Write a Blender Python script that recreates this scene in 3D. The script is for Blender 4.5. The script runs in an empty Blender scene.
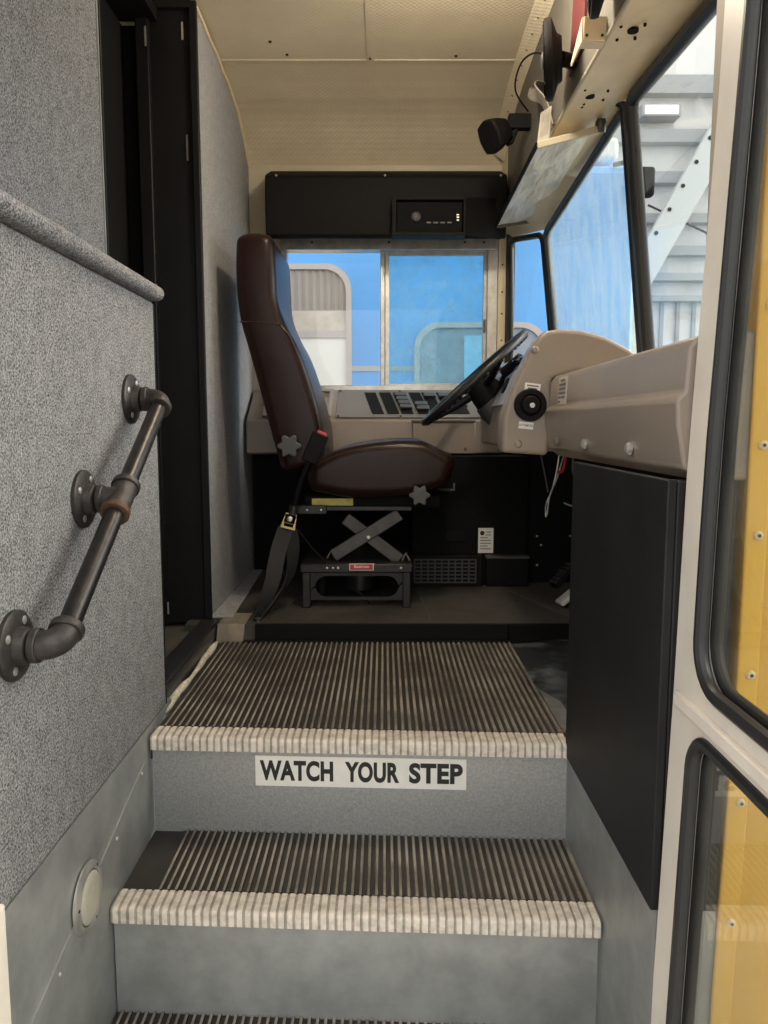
import bpy, bmesh, math, random
from mathutils import Vector, Matrix
random.seed(4)
sc = bpy.context.scene
COL = sc.collection
PI = math.pi

# ------------------------------------------------------------------ camera
PITCH = math.radians(6.45); F = 770.0; EYE = 0.60
cp, sp = math.cos(PITCH), math.sin(PITCH)
cam = bpy.data.cameras.new('camera'); co = bpy.data.objects.new('camera', cam); COL.objects.link(co)
co.location = (0, 0, EYE); co.rotation_euler = (PI/2-PITCH, 0, 0)
cam.sensor_fit = 'VERTICAL'; cam.sensor_height = 36; cam.lens = 36*F/1024; cam.clip_start = .01; cam.clip_end = 200
sc.camera = co
def at(px, py, Y):                       # measured point of the photograph at a known distance across the bus
    a = math.atan((512-py)/F)-PITCH
    dz = Y*math.tan(a); d = Y*cp-dz*sp
    return ((px-384)/F*d, EYE+dz)
def pt(px, py, Y):
    x, z = at(px, py, Y); return Vector((x, Y, z))

# ------------------------------------------------------------------ materials
def S(r, g, b):
    f = lambda c: (c/255/12.92) if c/255 <= .04045 else ((c/255+.055)/1.055)**2.4
    return (f(r), f(g), f(b), 1)
def mat(name, col, rough=.6, metal=0, var=None, bump=None, spec=.5, col2=None, emit=0, coat=0, stretch=None):
    m = bpy.data.materials.new(name); m.use_nodes = True
    nt = m.node_tree; b = nt.nodes['Principled BSDF']
    b.inputs['Base Color'].default_value = col; b.inputs['Roughness'].default_value = rough
    b.inputs['Metallic'].default_value = metal; b.inputs['Specular IOR Level'].default_value = spec
    if coat: b.inputs['Coat Weight'].default_value = coat
    if emit:
        b.inputs['Emission Color'].default_value = col; b.inputs['Emission Strength'].default_value = emit
    tc = nt.nodes.new('ShaderNodeTexCoord'); vec = tc.outputs['Object']
    if stretch:
        mp = nt.nodes.new('ShaderNodeMapping'); mp.inputs['Scale'].default_value = stretch
        nt.links.new(vec, mp.inputs['Vector']); vec = mp.outputs['Vector']
    if var:
        n = nt.nodes.new('ShaderNodeTexNoise'); n.inputs['Scale'].default_value = var[0]; n.inputs['Detail'].default_value = 4
        n.inputs['Roughness'].default_value = .6
        nt.links.new(vec, n.inputs['Vector'])
        r = nt.nodes.new('ShaderNodeValToRGB')
        lo, hi = (var[2], var[3]) if len(var) > 3 else (.35, .65)
        r.color_ramp.elements[0].position = lo; r.color_ramp.elements[1].position = hi
        c2 = col2 or tuple(c*(1-var[1]) for c in col[:3])+(1,)
        r.color_ramp.elements[0].color = c2; r.color_ramp.elements[1].color = col
        nt.links.new(n.outputs['Fac'], r.inputs['Fac']); nt.links.new(r.outputs['Color'], b.inputs['Base Color'])
    if bump:
        n2 = nt.nodes.new('ShaderNodeTexNoise'); n2.inputs['Scale'].default_value = bump[0]; n2.inputs['Detail'].default_value = 3
        nt.links.new(vec, n2.inputs['Vector'])
        bp = nt.nodes.new('ShaderNodeBump'); bp.inputs['Strength'].default_value = bump[1]; bp.inputs['Distance'].default_value = bump[2] if len(bump) > 2 else .002
        nt.links.new(n2.outputs['Fac'], bp.inputs['Height']); nt.links.new(bp.outputs['Normal'], b.inputs['Normal'])
    return m
def carpet(name, hi, lo):
    m = mat(name, hi, .95, bump=(420, .7, .003), spec=.1); nt = m.node_tree; b = nt.nodes['Principled BSDF']
    tc = nt.nodes.new('ShaderNodeTexCoord'); r = nt.nodes.new('ShaderNodeValToRGB')
    n = nt.nodes.new('ShaderNodeTexNoise'); n.inputs['Scale'].default_value = 300; n.inputs['Detail'].default_value = 5; n.inputs['Roughness'].default_value = .8
    n2 = nt.nodes.new('ShaderNodeTexNoise'); n2.inputs['Scale'].default_value = 45; n2.inputs['Detail'].default_value = 3
    ma = nt.nodes.new('ShaderNodeMath'); ma.operation = 'MULTIPLY_ADD'; ma.inputs[1].default_value = .10
    nt.links.new(tc.outputs['Object'], n.inputs['Vector']); nt.links.new(tc.outputs['Object'], n2.inputs['Vector'])
    nt.links.new(n2.outputs['Fac'], ma.inputs[0]); nt.links.new(n.outputs['Fac'], ma.inputs[2])
    r.color_ramp.elements[0].position = .44; r.color_ramp.elements[1].position = .67
    r.color_ramp.elements[0].color = lo; r.color_ramp.elements[1].color = hi
    nt.links.new(ma.outputs[0], r.inputs['Fac']); nt.links.new(r.outputs['Color'], b.inputs['Base Color'])
    return m
def glass(name, tint, dirt=.0, dirtcol=(.6, .7, .75, 1), scale=9, stretch=(1, 1, 1), refl=1.0):
    m = bpy.data.materials.new(name); m.use_nodes = True
    nt = m.node_tree; nt.nodes.clear(); N = nt.nodes.new; L = nt.links.new
    out = N('ShaderNodeOutputMaterial'); tr = N('ShaderNodeBsdfTransparent'); tr.inputs['Color'].default_value = tint
    gl = N('ShaderNodeBsdfGlossy'); gl.inputs['Roughness'].default_value = .03
    fr = N('ShaderNodeLayerWeight'); fr.inputs['Blend'].default_value = .5
    pw = N('ShaderNodeMath'); pw.operation = 'POWER'; pw.inputs[1].default_value = 5; L(fr.outputs['Facing'], pw.inputs[0])
    mu = N('ShaderNodeMath'); mu.operation = 'MULTIPLY_ADD'; mu.inputs[1].default_value = .9*refl; mu.inputs[2].default_value = .03*refl; L(pw.outputs[0], mu.inputs[0])
    mx = N('ShaderNodeMixShader'); L(mu.outputs[0], mx.inputs['Fac']); L(tr.outputs[0], mx.inputs[1]); L(gl.outputs[0], mx.inputs[2])
    last = mx
    if dirt:
        tc = N('ShaderNodeTexCoord'); mp = N('ShaderNodeMapping'); mp.inputs['Scale'].default_value = stretch
        L(tc.outputs['Object'], mp.inputs['Vector'])
        no = N('ShaderNodeTexNoise'); no.inputs['Scale'].default_value = scale; no.inputs['Detail'].default_value = 6; no.inputs['Roughness'].default_value = .65
        L(mp.outputs['Vector'], no.inputs['Vector'])
        rp = N('ShaderNodeMapRange'); rp.inputs['From Min'].default_value = .38; rp.inputs['From Max'].default_value = .75
        rp.inputs['To Min'].default_value = dirt*.25; rp.inputs['To Max'].default_value = dirt
        L(no.outputs['Fac'], rp.inputs['Value'])
        df = N('ShaderNodeBsdfDiffuse'); df.inputs['Color'].default_value = dirtcol
        tl = N('ShaderNodeBsdfTranslucent'); tl.inputs['Color'].default_value = dirtcol
        ad = N('ShaderNodeMixShader'); ad.inputs['Fac'].default_value = .6; L(df.outputs[0], ad.inputs[1]); L(tl.outputs[0], ad.inputs[2])
        m2 = N('ShaderNodeMixShader'); L(rp.outputs['Result'], m2.inputs['Fac']); L(mx.outputs[0], m2.inputs[1]); L(ad.outputs[0], m2.inputs[2])
        last = m2
    L(last.outputs[0], out.inputs['Surface'])
    return m
M = {}
M['carpet'] = carpet('carpet', (.39, .39, .40, 1), (.03, .032, .036, 1))
M['carpet_shaded'] = carpet('carpet_upper_shaded', (.285, .30, .325, 1), (.035, .038, .046, 1))  # same carpet as the partition, shade and bluish reflection put into its colour
M['carpet_partition_lit'] = carpet('carpet_partition_lit', (.56, .56, .575, 1), (.13, .135, .145, 1))  # same carpet as the upper wall, lightened to paint in the light there
M['black'] = mat('black_paint', (.007, .007, .008, 1), .5, var=(6, .3), spec=.25)
M['black_matte'] = mat('black_matte', (.006, .006, .0065, 1), .8, spec=.15)
M['black_plastic'] = mat('black_plastic', (.007, .007, .0075, 1), .6, spec=.12, bump=(300, .15))
M['black_panel'] = mat('black_rubber_panel', (.014, .014, .015, 1), .55, var=(5, .45), bump=(180, .12), spec=.3)
M['rubber'] = mat('rubber', (.014, .015, .016, 1), .38)
M['iron'] = mat('iron_pipe', (.045, .042, .042, 1), .36, .75, var=(40, .35), bump=(150, .12))
M['cast'] = mat('cast_fitting', (.062, .055, .052, 1), .5, .6, var=(60, .4), bump=(120, .35))
M['rust'] = mat('rusty_iron', (.12, .065, .04, 1), .65, .4, var=(80, .5))
M['galv'] = mat('galvanised_steel', (.37, .385, .38, 1), .42, .45, var=(14, .25), bump=(90, .08))
M['galv_fine'] = mat('painted_steel', (.39, .40, .395, 1), .4, .4, var=(220, .3, .3, .7), bump=(260, .25))
M['alu'] = mat('aluminium', (.62, .61, .58, 1), .35, .75, var=(30, .25))
M['chrome'] = mat('chrome', (.8, .8, .78, 1), .12, 1)
M['nose'] = mat('worn_white_nosing', (.72, .66, .58, 1), .65, var=(60, .35, .3, .62), bump=(180, .3))
M['nose_groove'] = mat('nosing_groove', (.42, .36, .29, 1), .8, var=(60, .4))
M['mat'] = mat('rubber_mat_groove', (.034, .030, .026, 1), .6, var=(9, .4))
M['mat_rib'] = mat('rubber_mat_rib', (.34, .30, .24, 1), .62, var=(7, .62, .36, .62))
M['tan'] = mat('ceiling_vinyl', (.74, .635, .46, 1), .72, var=(3.2, .16, .3, .7))
M['cream'] = mat('cream_paint', (.76, .64, .43, 1), .42, var=(9, .16))
M['beige'] = mat('beige_steel', (.50, .45, .34, 1), .45, var=(6, .12))
M['fascia'] = mat('dull_beige', (.125, .115, .097, 1), .6, var=(5, .2))
M['plate_grey'] = mat('switch_plate_grey', (.15, .137, .12, 1), .45, var=(8, .15))
M['dash'] = mat('taupe_vinyl', (.27, .225, .185, 1), .38, var=(5, .12), bump=(240, .2))
M['leather'] = mat('brown_vinyl', (.020, .009, .0075, 1), .32, var=(12, .25), bump=(90, .12), spec=.2)
M['piping'] = mat('seat_seam', (.028, .015, .013, 1), .4)
M['grey_plastic'] = mat('grey_plastic', (.06, .06, .064, 1), .5)
M['steel_dark'] = mat('dark_steel', (.035, .034, .033, 1), .42, .5, var=(30, .3))
M['steel_arm'] = mat('scissor_steel', (.085, .082, .078, 1), .45, .5, var=(30, .3))
M['brass'] = mat('gold_zinc', (.62, .47, .22, 1), .35, .6)
M['web'] = mat('webbing', (.014, .014, .015, 1), .7, bump=(400, .4))
M['red'] = mat('red_plastic', (.45, .03, .03, 1), .4)
M['maroon'] = mat('dark_red_board', (.085, .013, .015, 1), .55)
M['white'] = mat('white_label', (.78, .76, .71, 1), .5, var=(30, .08))
M['paper'] = mat('pinkish_paper', (.62, .47, .43, 1), .7, var=(60, .35))
M['yellow_label'] = mat('yellow_label', (.55, .48, .12, 1), .5, var=(50, .25))
M['ink'] = mat('black_ink', (.012, .012, .012, 1), .6)
M['ink_grey'] = mat('grey_ink', (.16, .15, .14, 1), .6)
M['yellow'] = mat('yellow_paint', (.68, .385, .05, 1), .38, var=(5, .1))
M['yellow_trim'] = mat('yellow_trim', (.74, .43, .06, 1), .35)
M['doorwhite'] = mat('door_white_paint', (.74, .68, .60, 1), .4, var=(12, .1))
M['jamb'] = mat('jamb_taupe', (.42, .36, .28, 1), .6, var=(7, .15))
M['floor'] = mat('dirty_vinyl_floor', (.092, .083, .071, 1), .55, var=(6, .7, .32, .68), bump=(70, .2))
M['floor_dust'] = mat('dusty_floor', (.26, .22, .17, 1), .6, var=(18, .45), bump=(70, .2))
M['grey_film'] = mat('grey_film', (.24, .22, .19, 1), .4, var=(20, .3))
M['floor_blue'] = mat('scuffed_floor', (.15, .17, .175, 1), .45, var=(11, .85, .48, .66), bump=(60, .2), col2=(.025, .026, .028, 1))
M['threshold'] = mat('threshold_black', (.03, .03, .034, 1), .3, .3)
M['caulk'] = mat('white_caulk', (.70, .64, .52, 1), .7, var=(60, .35))
M['gauge'] = mat('gauge_panel', (.40, .41, .46, 1), .4)
M['visor'] = mat('silver_film', (.84, .77, .64, 1), .45, .25, var=(9, .30), bump=(14, 1, .03), stretch=(1, .35, 1))
M['clear'] = glass('clear_glass', (.97, .98, .98, 1))
M['slide'] = glass('dirty_sliding_glass', (.72, .90, .95, 1), .36, (.45, .74, .84, 1), 18)
M['wind'] = glass('dirty_windshield', (.90, .94, .95, 1), .34, (.52, .58, .58, 1), 7, (6, 6, .7))
M['door_glass'] = glass('door_glass', (.86, .88, .85, 1), .045, (.6, .58, .52, 1), 10, refl=2.2)
M['lens'] = mat('frosted_lens', (.46, .44, .36, 1), .35, var=(40, .1))
M['blue'] = mat('blue_paint', (.12, .42, .92, 1), .3, var=(2, .12))
M['blue_pale'] = mat('pale_blue', (.28, .60, .88, 1), .4)
M['wframe'] = mat('window_rim_grey', (.50, .45, .44, 1), .5)
M['curtain'] = mat('grey_curtain', (.36, .33, .31, 1), .8, var=(4, .15))
M['board'] = mat('cream_board', (.62, .56, .50, 1), .7, var=(20, .18))
M['white_sheet'] = mat('white_sheet', (.86, .85, .82, 1), .6)
M['tint'] = mat('tinted_interior', (.30, .34, .42, 1), .35, var=(3, .35))
M['shed'] = mat('white_corrugated', (.82, .84, .84, 1), .55, var=(1.5, .08))
M['girt'] = mat('grey_girt', (.40, .43, .45, 1), .5)
M['brace'] = mat('pale_brace', (.62, .67, .66, 1), .5)
M['sky_panel'] = mat('skylight_panel', (1, 1, 1, 1), .5, emit=1.0)
M['ground'] = mat('concrete', (.50, .48, .44, 1), .85, var=(2, .25))
def tan_dots():                                                   # perforated / embossed headlining
    m = M['tan']; nt = m.node_tree; b = nt.nodes['Principled BSDF']
    tc = nt.nodes.new('ShaderNodeTexCoord'); mp = nt.nodes.new('ShaderNodeMapping'); mp.inputs['Rotation'].default_value = (0, 0, .78)
    v = nt.nodes.new('ShaderNodeTexVoronoi'); v.inputs['Scale'].default_value = 85; v.inputs['Randomness'].default_value = 0
    nt.links.new(tc.outputs['Object'], mp.inputs['Vector']); nt.links.new(mp.outputs['Vector'], v.inputs['Vector'])
    bp = nt.nodes.new('ShaderNodeBump'); bp.inputs['Strength'].default_value = .5; bp.inputs['Distance'].default_value = .004
    nt.links.new(v.outputs['Distance'], bp.inputs['Height']); nt.links.new(bp.outputs['Normal'], b.inputs['Normal'])
tan_dots()

# ------------------------------------------------------------------ mesh builder
ORG = {}
def basis(axis):
    a = Vector(axis).normalized()
    t = Vector((0, 0, 1)) if abs(a.z) < .9 else Vector((1, 0, 0))
    u = a.cross(t).normalized(); return a, u, a.cross(u).normalized()
class MB:
    def __init__(s): s.v = []; s.f = []; s.mi = []; s.cur = 0
    def add(s, vs, fs):
        o = len(s.v); s.v += [Vector(v) for v in vs]
        for f in fs: s.f.append([i+o for i in f]); s.mi.append(s.cur)
        return s
    def box(s, x0, x1, y0, y1, z0, z1):
        return s.add([(x, y, z) for z in (z0, z1) for y in (y0, y1) for x in (x0, x1)],
                     [(0, 2, 3, 1), (4, 5, 7, 6), (0, 1, 5, 4), (2, 6, 7, 3), (0, 4, 6, 2), (1, 3, 7, 5)])
    def obox(s, c, ax, ay, az):                                     # oriented box: centre and three half vectors
        c, ax, ay, az = map(Vector, (c, ax, ay, az))
        return s.add([c+i*ax+j*ay+k*az for k in (-1, 1) for j in (-1, 1) for i in (-1, 1)],
                     [(0, 2, 3, 1), (4, 5, 7, 6), (0, 1, 5, 4), (2, 6, 7, 3), (0, 4, 6, 2), (1, 3, 7, 5)])
    def prism(s, pts, vec):                                         # closed outline swept along a vector
        n = len(pts); pts = [Vector(p) for p in pts]; vec = Vector(vec)
        return s.add(pts+[p+vec for p in pts], [list(range(n))[::-1], list(range(n, 2*n))]+[(i, (i+1) % n, (i+1) % n+n, i+n) for i in range(n)])
    def xz(s, poly, y0, y1): return s.prism([(x, y0, z) for x, z in poly], (0, y1-y0, 0))
    def yz(s, poly, x0, x1): return s.prism([(x0, y, z) for y, z in poly], (x1-x0, 0, 0))
    def loft(s, rings, caps=True, closed=False):
        n = len(rings[0]); vs = [p for r in rings for p in r]; fs = []
        m = len(rings)
        for k in range(m if closed else m-1):
            a, b = k*n, ((k+1) % m)*n
            fs += [(a+i, a+(i+1) % n, b+(i+1) % n, b+i) for i in range(n)]
        if caps and not closed: fs += [list(range(n))[::-1], list(range((m-1)*n, m*n))]
        return s.add(vs, fs)
    def tube(s, path, r, seg=12, closed=False):
        path = [Vector(p) for p in path]; n = len(path); rings = []; u = None
        for i, p in enumerate(path):
            a = path[(i-1) % n] if (closed or i > 0) else p
            b = path[(i+1) % n] if (closed or i < n-1) else p
            t = (b-a).normalized()
            if u is None: _, u, _ = basis(t)
            u = (u-t*u.dot(t)).normalized(); w = t.cross(u)
            rr = r[i] if isinstance(r, (list, tuple)) else r
            rings.append([p+rr*(math.cos(2*PI*k/seg)*u+math.sin(2*PI*k/seg)*w) for k in range(seg)])
        return s.loft(rings, True, closed)
    def lathe(s, prof, c, axis, seg=24):                            # (radius, height) along the axis
        a, u, w = basis(axis); c = Vector(c)
        rings = [[c+a*h+max(r, 1e-4)*(math.cos(2*PI*k/seg)*u+math.sin(2*PI*k/seg)*w) for k in range(seg)] for r, h in prof]
        return s.loft(rings, True)
    def ribbon(s, path, wdir, w, t=.0015):
        path = [Vector(p) for p in path]; rings = []
        for i, p in enumerate(path):
            tn = (path[min(i+1, len(path)-1)]-path[max(i-1, 0)]).normalized()
            wd = Vector(wdir[i] if isinstance(wdir, list) else wdir).normalized(); wd = (wd-tn*wd.dot(tn)).normalized(); nn = tn.cross(wd)
            rings.append([p+wd*w/2+nn*t, p-wd*w/2+nn*t, p-wd*w/2-nn*t, p+wd*w/2-nn*t])
        return s.loft(rings)
    def ring(s, outer, inner, vec):
        n = len(outer); vec = Vector(vec); o = [Vector(p) for p in outer]; i_ = [Vector(p) for p in inner]
        return s.loft([o, i_, [p+vec for p in i_], [p+vec for p in o]], False, True)
    def build(s, name, m, parent=None, loc=None, bevel=0, seg=2, smooth=35, sub=0, mats=None):
        if parent is not None: org = ORG[parent.name]
        else:
            if loc is None:
                xs = [v.x for v in s.v]; ys = [v.y for v in s.v]; zs = [v.z for v in s.v]
                loc = ((min(xs)+max(xs))/2, (min(ys)+max(ys))/2, min(zs))
            org = Vector(loc)
        me = bpy.data.meshes.new(name); me.from_pydata([v-org for v in s.v], [], s.f)
        bm = bmesh.new(); bm.from_mesh(me); bmesh.ops.recalc_face_normals(bm, faces=bm.faces); bm.to_mesh(me); bm.free()
        for q in (mats or [m]): me.materials.append(M[q] if isinstance(q, str) else q)
        if mats:
            for p, k in zip(me.polygons, s.mi): p.material_index = k
        if smooth:
            me.polygons.foreach_set('use_smooth', [True]*len(me.polygons)); me.set_sharp_from_angle(angle=math.radians(smooth))
        o = bpy.data.objects.new(name, me); COL.objects.link(o)
        if parent is not None: o.parent = parent
        else: o.location = org
        ORG[o.name] = org
        if bevel:
            b = o.modifiers.new('bevel', 'BEVEL'); b.width = bevel; b.segments = seg; b.limit_method = 'ANGLE'; b.angle_limit = math.radians(40)
            b.harden_normals = False
        if sub:
            q = o.modifiers.new('sub', 'SUBSURF'); q.levels = sub; q.render_levels = sub
        return o
def curve(pts, n=6):
    pts = [Vector(p) for p in pts]; k = len(pts); out = []
    for i in range(k-1):
        p0, p1, p2, p3 = (pts[min(max(i+j, 0), k-1)] for j in (-1, 0, 1, 2))
        for s in range(n):
            u = s/n; out.append(.5*((2*p1)+(p2-p0)*u+(2*p0-5*p1+4*p2-p3)*u*u+(3*p1-p0-3*p2+p3)*u**3))
    return out+[pts[-1]]
def tag(o, label=None, cat=None, group=None, kind=None):
    for k, v in (('label', label), ('category', cat), ('group', group), ('kind', kind)):
        if v: o[k] = v
    return o
def thing(name, loc, label, cat, group=None, kind=None):
    o = bpy.data.objects.new(name, None); COL.objects.link(o); o.location = loc; o.empty_display_size = .05
    ORG[o.name] = Vector(loc)
    return tag(o, label, cat, group, kind)
def text(name, body, size, origin, right, up, m, parent, weight=0, depth=.0004, sx=1.0, align='CENTER', fit=None):
    cu = bpy.data.curves.new(name, 'FONT'); cu.body = body; cu.size = size; cu.align_x = align; cu.align_y = 'CENTER'
    cu.offset = weight; cu.extrude = depth; cu.space_character = 1.05
    o = bpy.data.objects.new(name, cu); COL.objects.link(o)
    dg = bpy.context.evaluated_depsgraph_get(); me = bpy.data.meshes.new_from_object(o.evaluated_get(dg)); bpy.data.objects.remove(o)
    if fit:
        xs_ = [v.co.x for v in me.vertices]; sx = fit/(max(xs_)-min(xs_))
    r = Vector(right).normalized(); u = Vector(up).normalized(); n = r.cross(u)
    org = Vector(origin)-ORG[parent.name]
    mx = Matrix(((r.x*sx, u.x, n.x, org.x), (r.y*sx, u.y, n.y, org.y), (r.z*sx, u.z, n.z, org.z), (0, 0, 0, 1)))
    me.transform(mx); me.materials.clear(); me.materials.append(M[m])
    t = bpy.data.objects.new(name, me); COL.objects.link(t); t.parent = parent; ORG[t.name] = ORG[parent.name]
    return t
def rrect(a0, a1, b0, b1, r, fn, n=6):
    out = []
    for ca, cb, st in ((a1-r, b1-r, 0), (a0+r, b1-r, PI/2), (a0+r, b0+r, PI), (a1-r, b0+r, 1.5*PI)):
        for k in range(n+1):
            t = st+PI/2*k/n; out.append(Vector(fn(ca+r*math.cos(t), cb+r*math.sin(t))))
    return out
def lean(x, z):                           # the entrance frame is not quite plumb
    P = [(-1.2, -.015), (-.15, -.013), (.27, -.002), (.56, .003), (1.02, .022), (1.7, .026)]
    for (a, da), (b, db) in zip(P, P[1:]):
        if z <= b: return x+da+(db-da)*(z-a)/(b-a)
    return x+P[-1][1]
def screw(parent, p, axis, r=.005, m='chrome', name='screw'):
    return MB().lathe([(r, -.001), (r, r*.35), (r*.7, r*.7), (.0002, r*.8)], p, axis, 12).build(name, m, parent)

# ------------------------------------------------------------------ the shell of the bus
XL, XR = -.453, .349                      # stairwell side walls
YF = 3.0                                  # window wall on the driver's side
SK = lambda x: -.047*(x-XL)               # the steps run slightly askew
GZ = -.86

def ceil_z(y):
    P = [(.80, 1.42), (.9, 1.53), (1.05, 1.62), (1.3, 1.69), (1.6, 1.72), (1.95, 1.73), (2.35, 1.722), (2.61, 1.705), (2.83, 1.66), (3.0, 1.565), (3.07, 1.47)]
    for (a, za), (b, zb) in zip(P, P[1:]):
        if a <= y <= b: return za+(zb-za)*(y-a)/(b-a)
    return P[-1][1]
ys = [.80+i*(3.07-.80)/34 for i in range(35)]
c = MB()
c.yz([(y, ceil_z(y)) for y in ys]+[(y, ceil_z(y)+.05) for y in ys[::-1]], -1.65, .60)
ce = tag(c.build('ceiling', 'tan', None), 'tan embossed arched bus ceiling', None, None, 'structure')
b = MB()
for yy in (2.47, 2.72):
    pass
s_ = MB(); yys = [1.0+i*2.0/30 for i in range(31)]
s_.yz([(y, ceil_z(y)-.0005) for y in yys]+[(y, ceil_z(y)-.0018) for y in yys[::-1]], -.052, -.030)
s_.build('seam_strip', 'tan', ce)
s_ = MB(); s_.box(-.50, .446, 2.50, 2.53, ceil_z(2.52)-.0005, ceil_z(2.52)+.002); s_.build('seam_strip', 'tan', ce)
for px, py in ((270, 41), (287, 54), (370, 58), (456, 55), (372, 118)):
    for k in range(200):
        Y = 1.7+k*.007
        X, Z = at(px, py, Y)
        if Z >= ceil_z(Y): break
    screw(ce, (X, Y, ceil_z(Y)-.001), (0, 0, -1), .0045, 'steel_dark')

# window wall on the driver's side, built round its opening
WX0, WX1, WZ0, WZ1 = -.385, .425, .735, 1.285
w = MB()
w.box(-1.65, WX0, YF, YF+.05, -.05, 1.60); w.box(WX1, .462, YF, YF+.05, -.05, 1.60)
w.box(WX0, WX1, YF, YF+.05, -.05, WZ0); w.box(WX0, WX1, YF, YF+.05, WZ1, 1.60)
tag(w.build('wall_window_side', 'beige', None), 'beige steel wall around the sliding side window', None, None, 'structure')
w = MB(); w.box(-.50, .60, 2.93, YF-.001, .035, .495); w.box(.10, .499, 2.665, 2.93, .035, .492)
wl = tag(w.build('wall_kick', 'black_matte', None), 'black lower wall beneath the switch console', None, None, 'structure')
w = MB(); w.box(.215, .285, 2.660, 2.665, .195, .235); w.build('access_cover', 'black_plastic', wl, bevel=.004)
# the black footwell, where nothing but pedals and wires shows
w = MB(); w.box(.70, .74, 1.30, 2.72, -.05, .66); tag(w.build('wall_front', 'black_matte', None), 'black front wall of the footwell', None, None, 'structure')
w = MB(); w.prism([(.462, 3.0, -.05), (.635, 2.72, -.05), (.74, 2.72, -.05), (.70, 3.05, -.05), (.462, 3.05, -.05)], (0, 0, .71))
tag(w.build('wall_corner', 'black_matte', None), 'black corner wall under the corner window', None, None, 'structure')
w = MB(); w.box(.50, .70, 2.70, 2.73, .042, .52); wc = tag(w.build('wall_footwell', 'black_matte', None), 'black screwed panel closing the footwell side', None, None, 'structure')
for px, py in ((537, 536), (541, 545), (570, 536), (537, 565), (537, 588)):
    X, Z = at(px, py, 2.70); screw(wc, (X, 2.70, Z), (0, -1, 0), .004, 'alu')

# floors
f = MB(); f.box(-.56, .72, 2.115, 3.0, -.05, .042)
fl = tag(f.build('floor', 'floor', None), 'dirty dark vinyl floor of the driver area', None, None, 'structure')
for (xa, ya, xb, yb) in ((.135, 2.13, .115, 2.60), (.56, 2.14, .40, 2.64), (-.36, 2.14, -.26, 2.5)):
    d = Vector((xb-xa, yb-ya, 0)).normalized(); n = Vector((-d.y, d.x, 0))*.0022
    q = MB(); q.prism([Vector((xa, ya, .042))+n, Vector((xa, ya, .042))-n, Vector((xb, yb, .042))-n, Vector((xb, yb, .042))+n], (0, 0, .0015)); q.build('floor_seam', 'fascia', fl)
f = MB(); f.box(XL-.03, .72, 1.445, 2.115, -.05, -.004)
tag(f.build('floor_landing', 'floor_blue', None), 'scuffed blue-black landing floor beside the ribbed mat', None, None, 'structure')
f = MB(); f.box(-1.0, -.51, 1.0, 2.6, -.05, .022); fa = tag(f.build('floor_aisle', 'floor', None), 'dark brown floor inside the black doorway', None, None, 'structure')
# the riser strip that edges the driver platform
f = MB(); f.prism([(-.39, 2.085, 0), (.345, 2.085, 0), (.345, 2.100, .0), (-.35, 2.100, .0)], (0, 0, .004))
f.prism([(-.39, 2.085, -.002), (.345, 2.085, -.002), (.345, 2.087, .006), (-.39, 2.087, .006)], (0, -.012, 0))
f.box(-.36, .345, 2.098, 2.114, .002, .046)
tg = f.build('trim_1', 'black_plastic', None); tag(tg, 'shiny black edging strip at the step up to the seat', None, None, 'structure')
f = MB(); f.prism([(.347, 2.085, 0), (.50, 2.113, 0), (.72, 2.113, 0), (.72, 2.114, 0), (.347, 2.114, 0)], (0, 0, .046))
tag(f.build('trim_2', 'black_matte', None), 'black angled edging right of the ribbed mat', None, None, 'structure')
f = MB(); f.prism([(.352, 1.47, -.004), (.385, 1.47, -.004), (.385, 1.62, -.004), (.352, 1.70, -.004)], (0, 0, .006))
tm = f.build('trim_3', 'alu', None); tag(tm, 'bare metal strip at right edge of the landing', None, None, 'structure')
f = MB(); f.yz([(2.087, -.003), (2.087, .006), (2.113, .0445), (2.24, .0445), (2.24, .0421), (2.1148, .0421), (2.1148, -.003)], -.466, -.3915); tag(f.build('trim_13', 'floor_dust', None), 'dusty taupe floor corner at the foot of the partition', None, None, 'structure')
# threshold of the black doorway
f = MB(); f.box(-.525, -.470, 1.572, 2.168, -.03, .046); tr = tag(f.build('trim_4', 'threshold', None, bevel=.006), 'black raised threshold of the dark doorway', None, None, 'structure')
pth = [(-.462+random.uniform(-.003, .003), 1.48+i*.05, .001) for i in range(13)]
f = MB(); f.tube(pth, [.006+random.uniform(-.003, .004) for _ in pth], 8); f.build('caulk', 'caulk', tr)

# left wall: carpeted half panel with its rounded ledge, upper carpet wall behind
w = MB(); w.box(-.515, -.4555, .80, 1.556, .018, .842); lw = tag(w.build('wall_left', 'carpet', None, bevel=.006), 'grey carpeted half wall left of the steps', None, None, 'structure')
w = MB(); n = 12
prof = [(-.446+.014*math.cos(t), .856+.014*math.sin(t)) for t in [-PI/2+PI*k/n for k in range(n+1)]]+[(-.575, .870), (-.575, .842)]
w.xz(prof, .80, 1.556); w.build('ledge', 'carpet', lw, bevel=.004)
w = MB(); w.box(-.512, -.4585, 1.5565, 1.562, .0, .838); w.build('edge_strip', 'galv', lw)
w = MB(); w.box(-.53, -.458, 1.5622, 1.570, -.0, .838); w.build('edge_moulding', 'black', lw)
w = MB(); w.box(-.60, -.541, .80, 1.54, .842, 1.69); uw = tag(w.build('wall_left_upper', 'carpet_shaded', None), 'grey carpeted wall above the ledge, shade and bluish reflection in its colour', None, None, 'structure')
w = MB(); w.box(-.60, -.5385, 1.5402, 1.545, .84, 1.69); w.build('edge_strip', 'galv', uw)
w = MB(); w.box(-.60, -.5365, 1.5452, 1.552, .84, 1.69); w.build('edge_moulding', 'black', uw)
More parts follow.
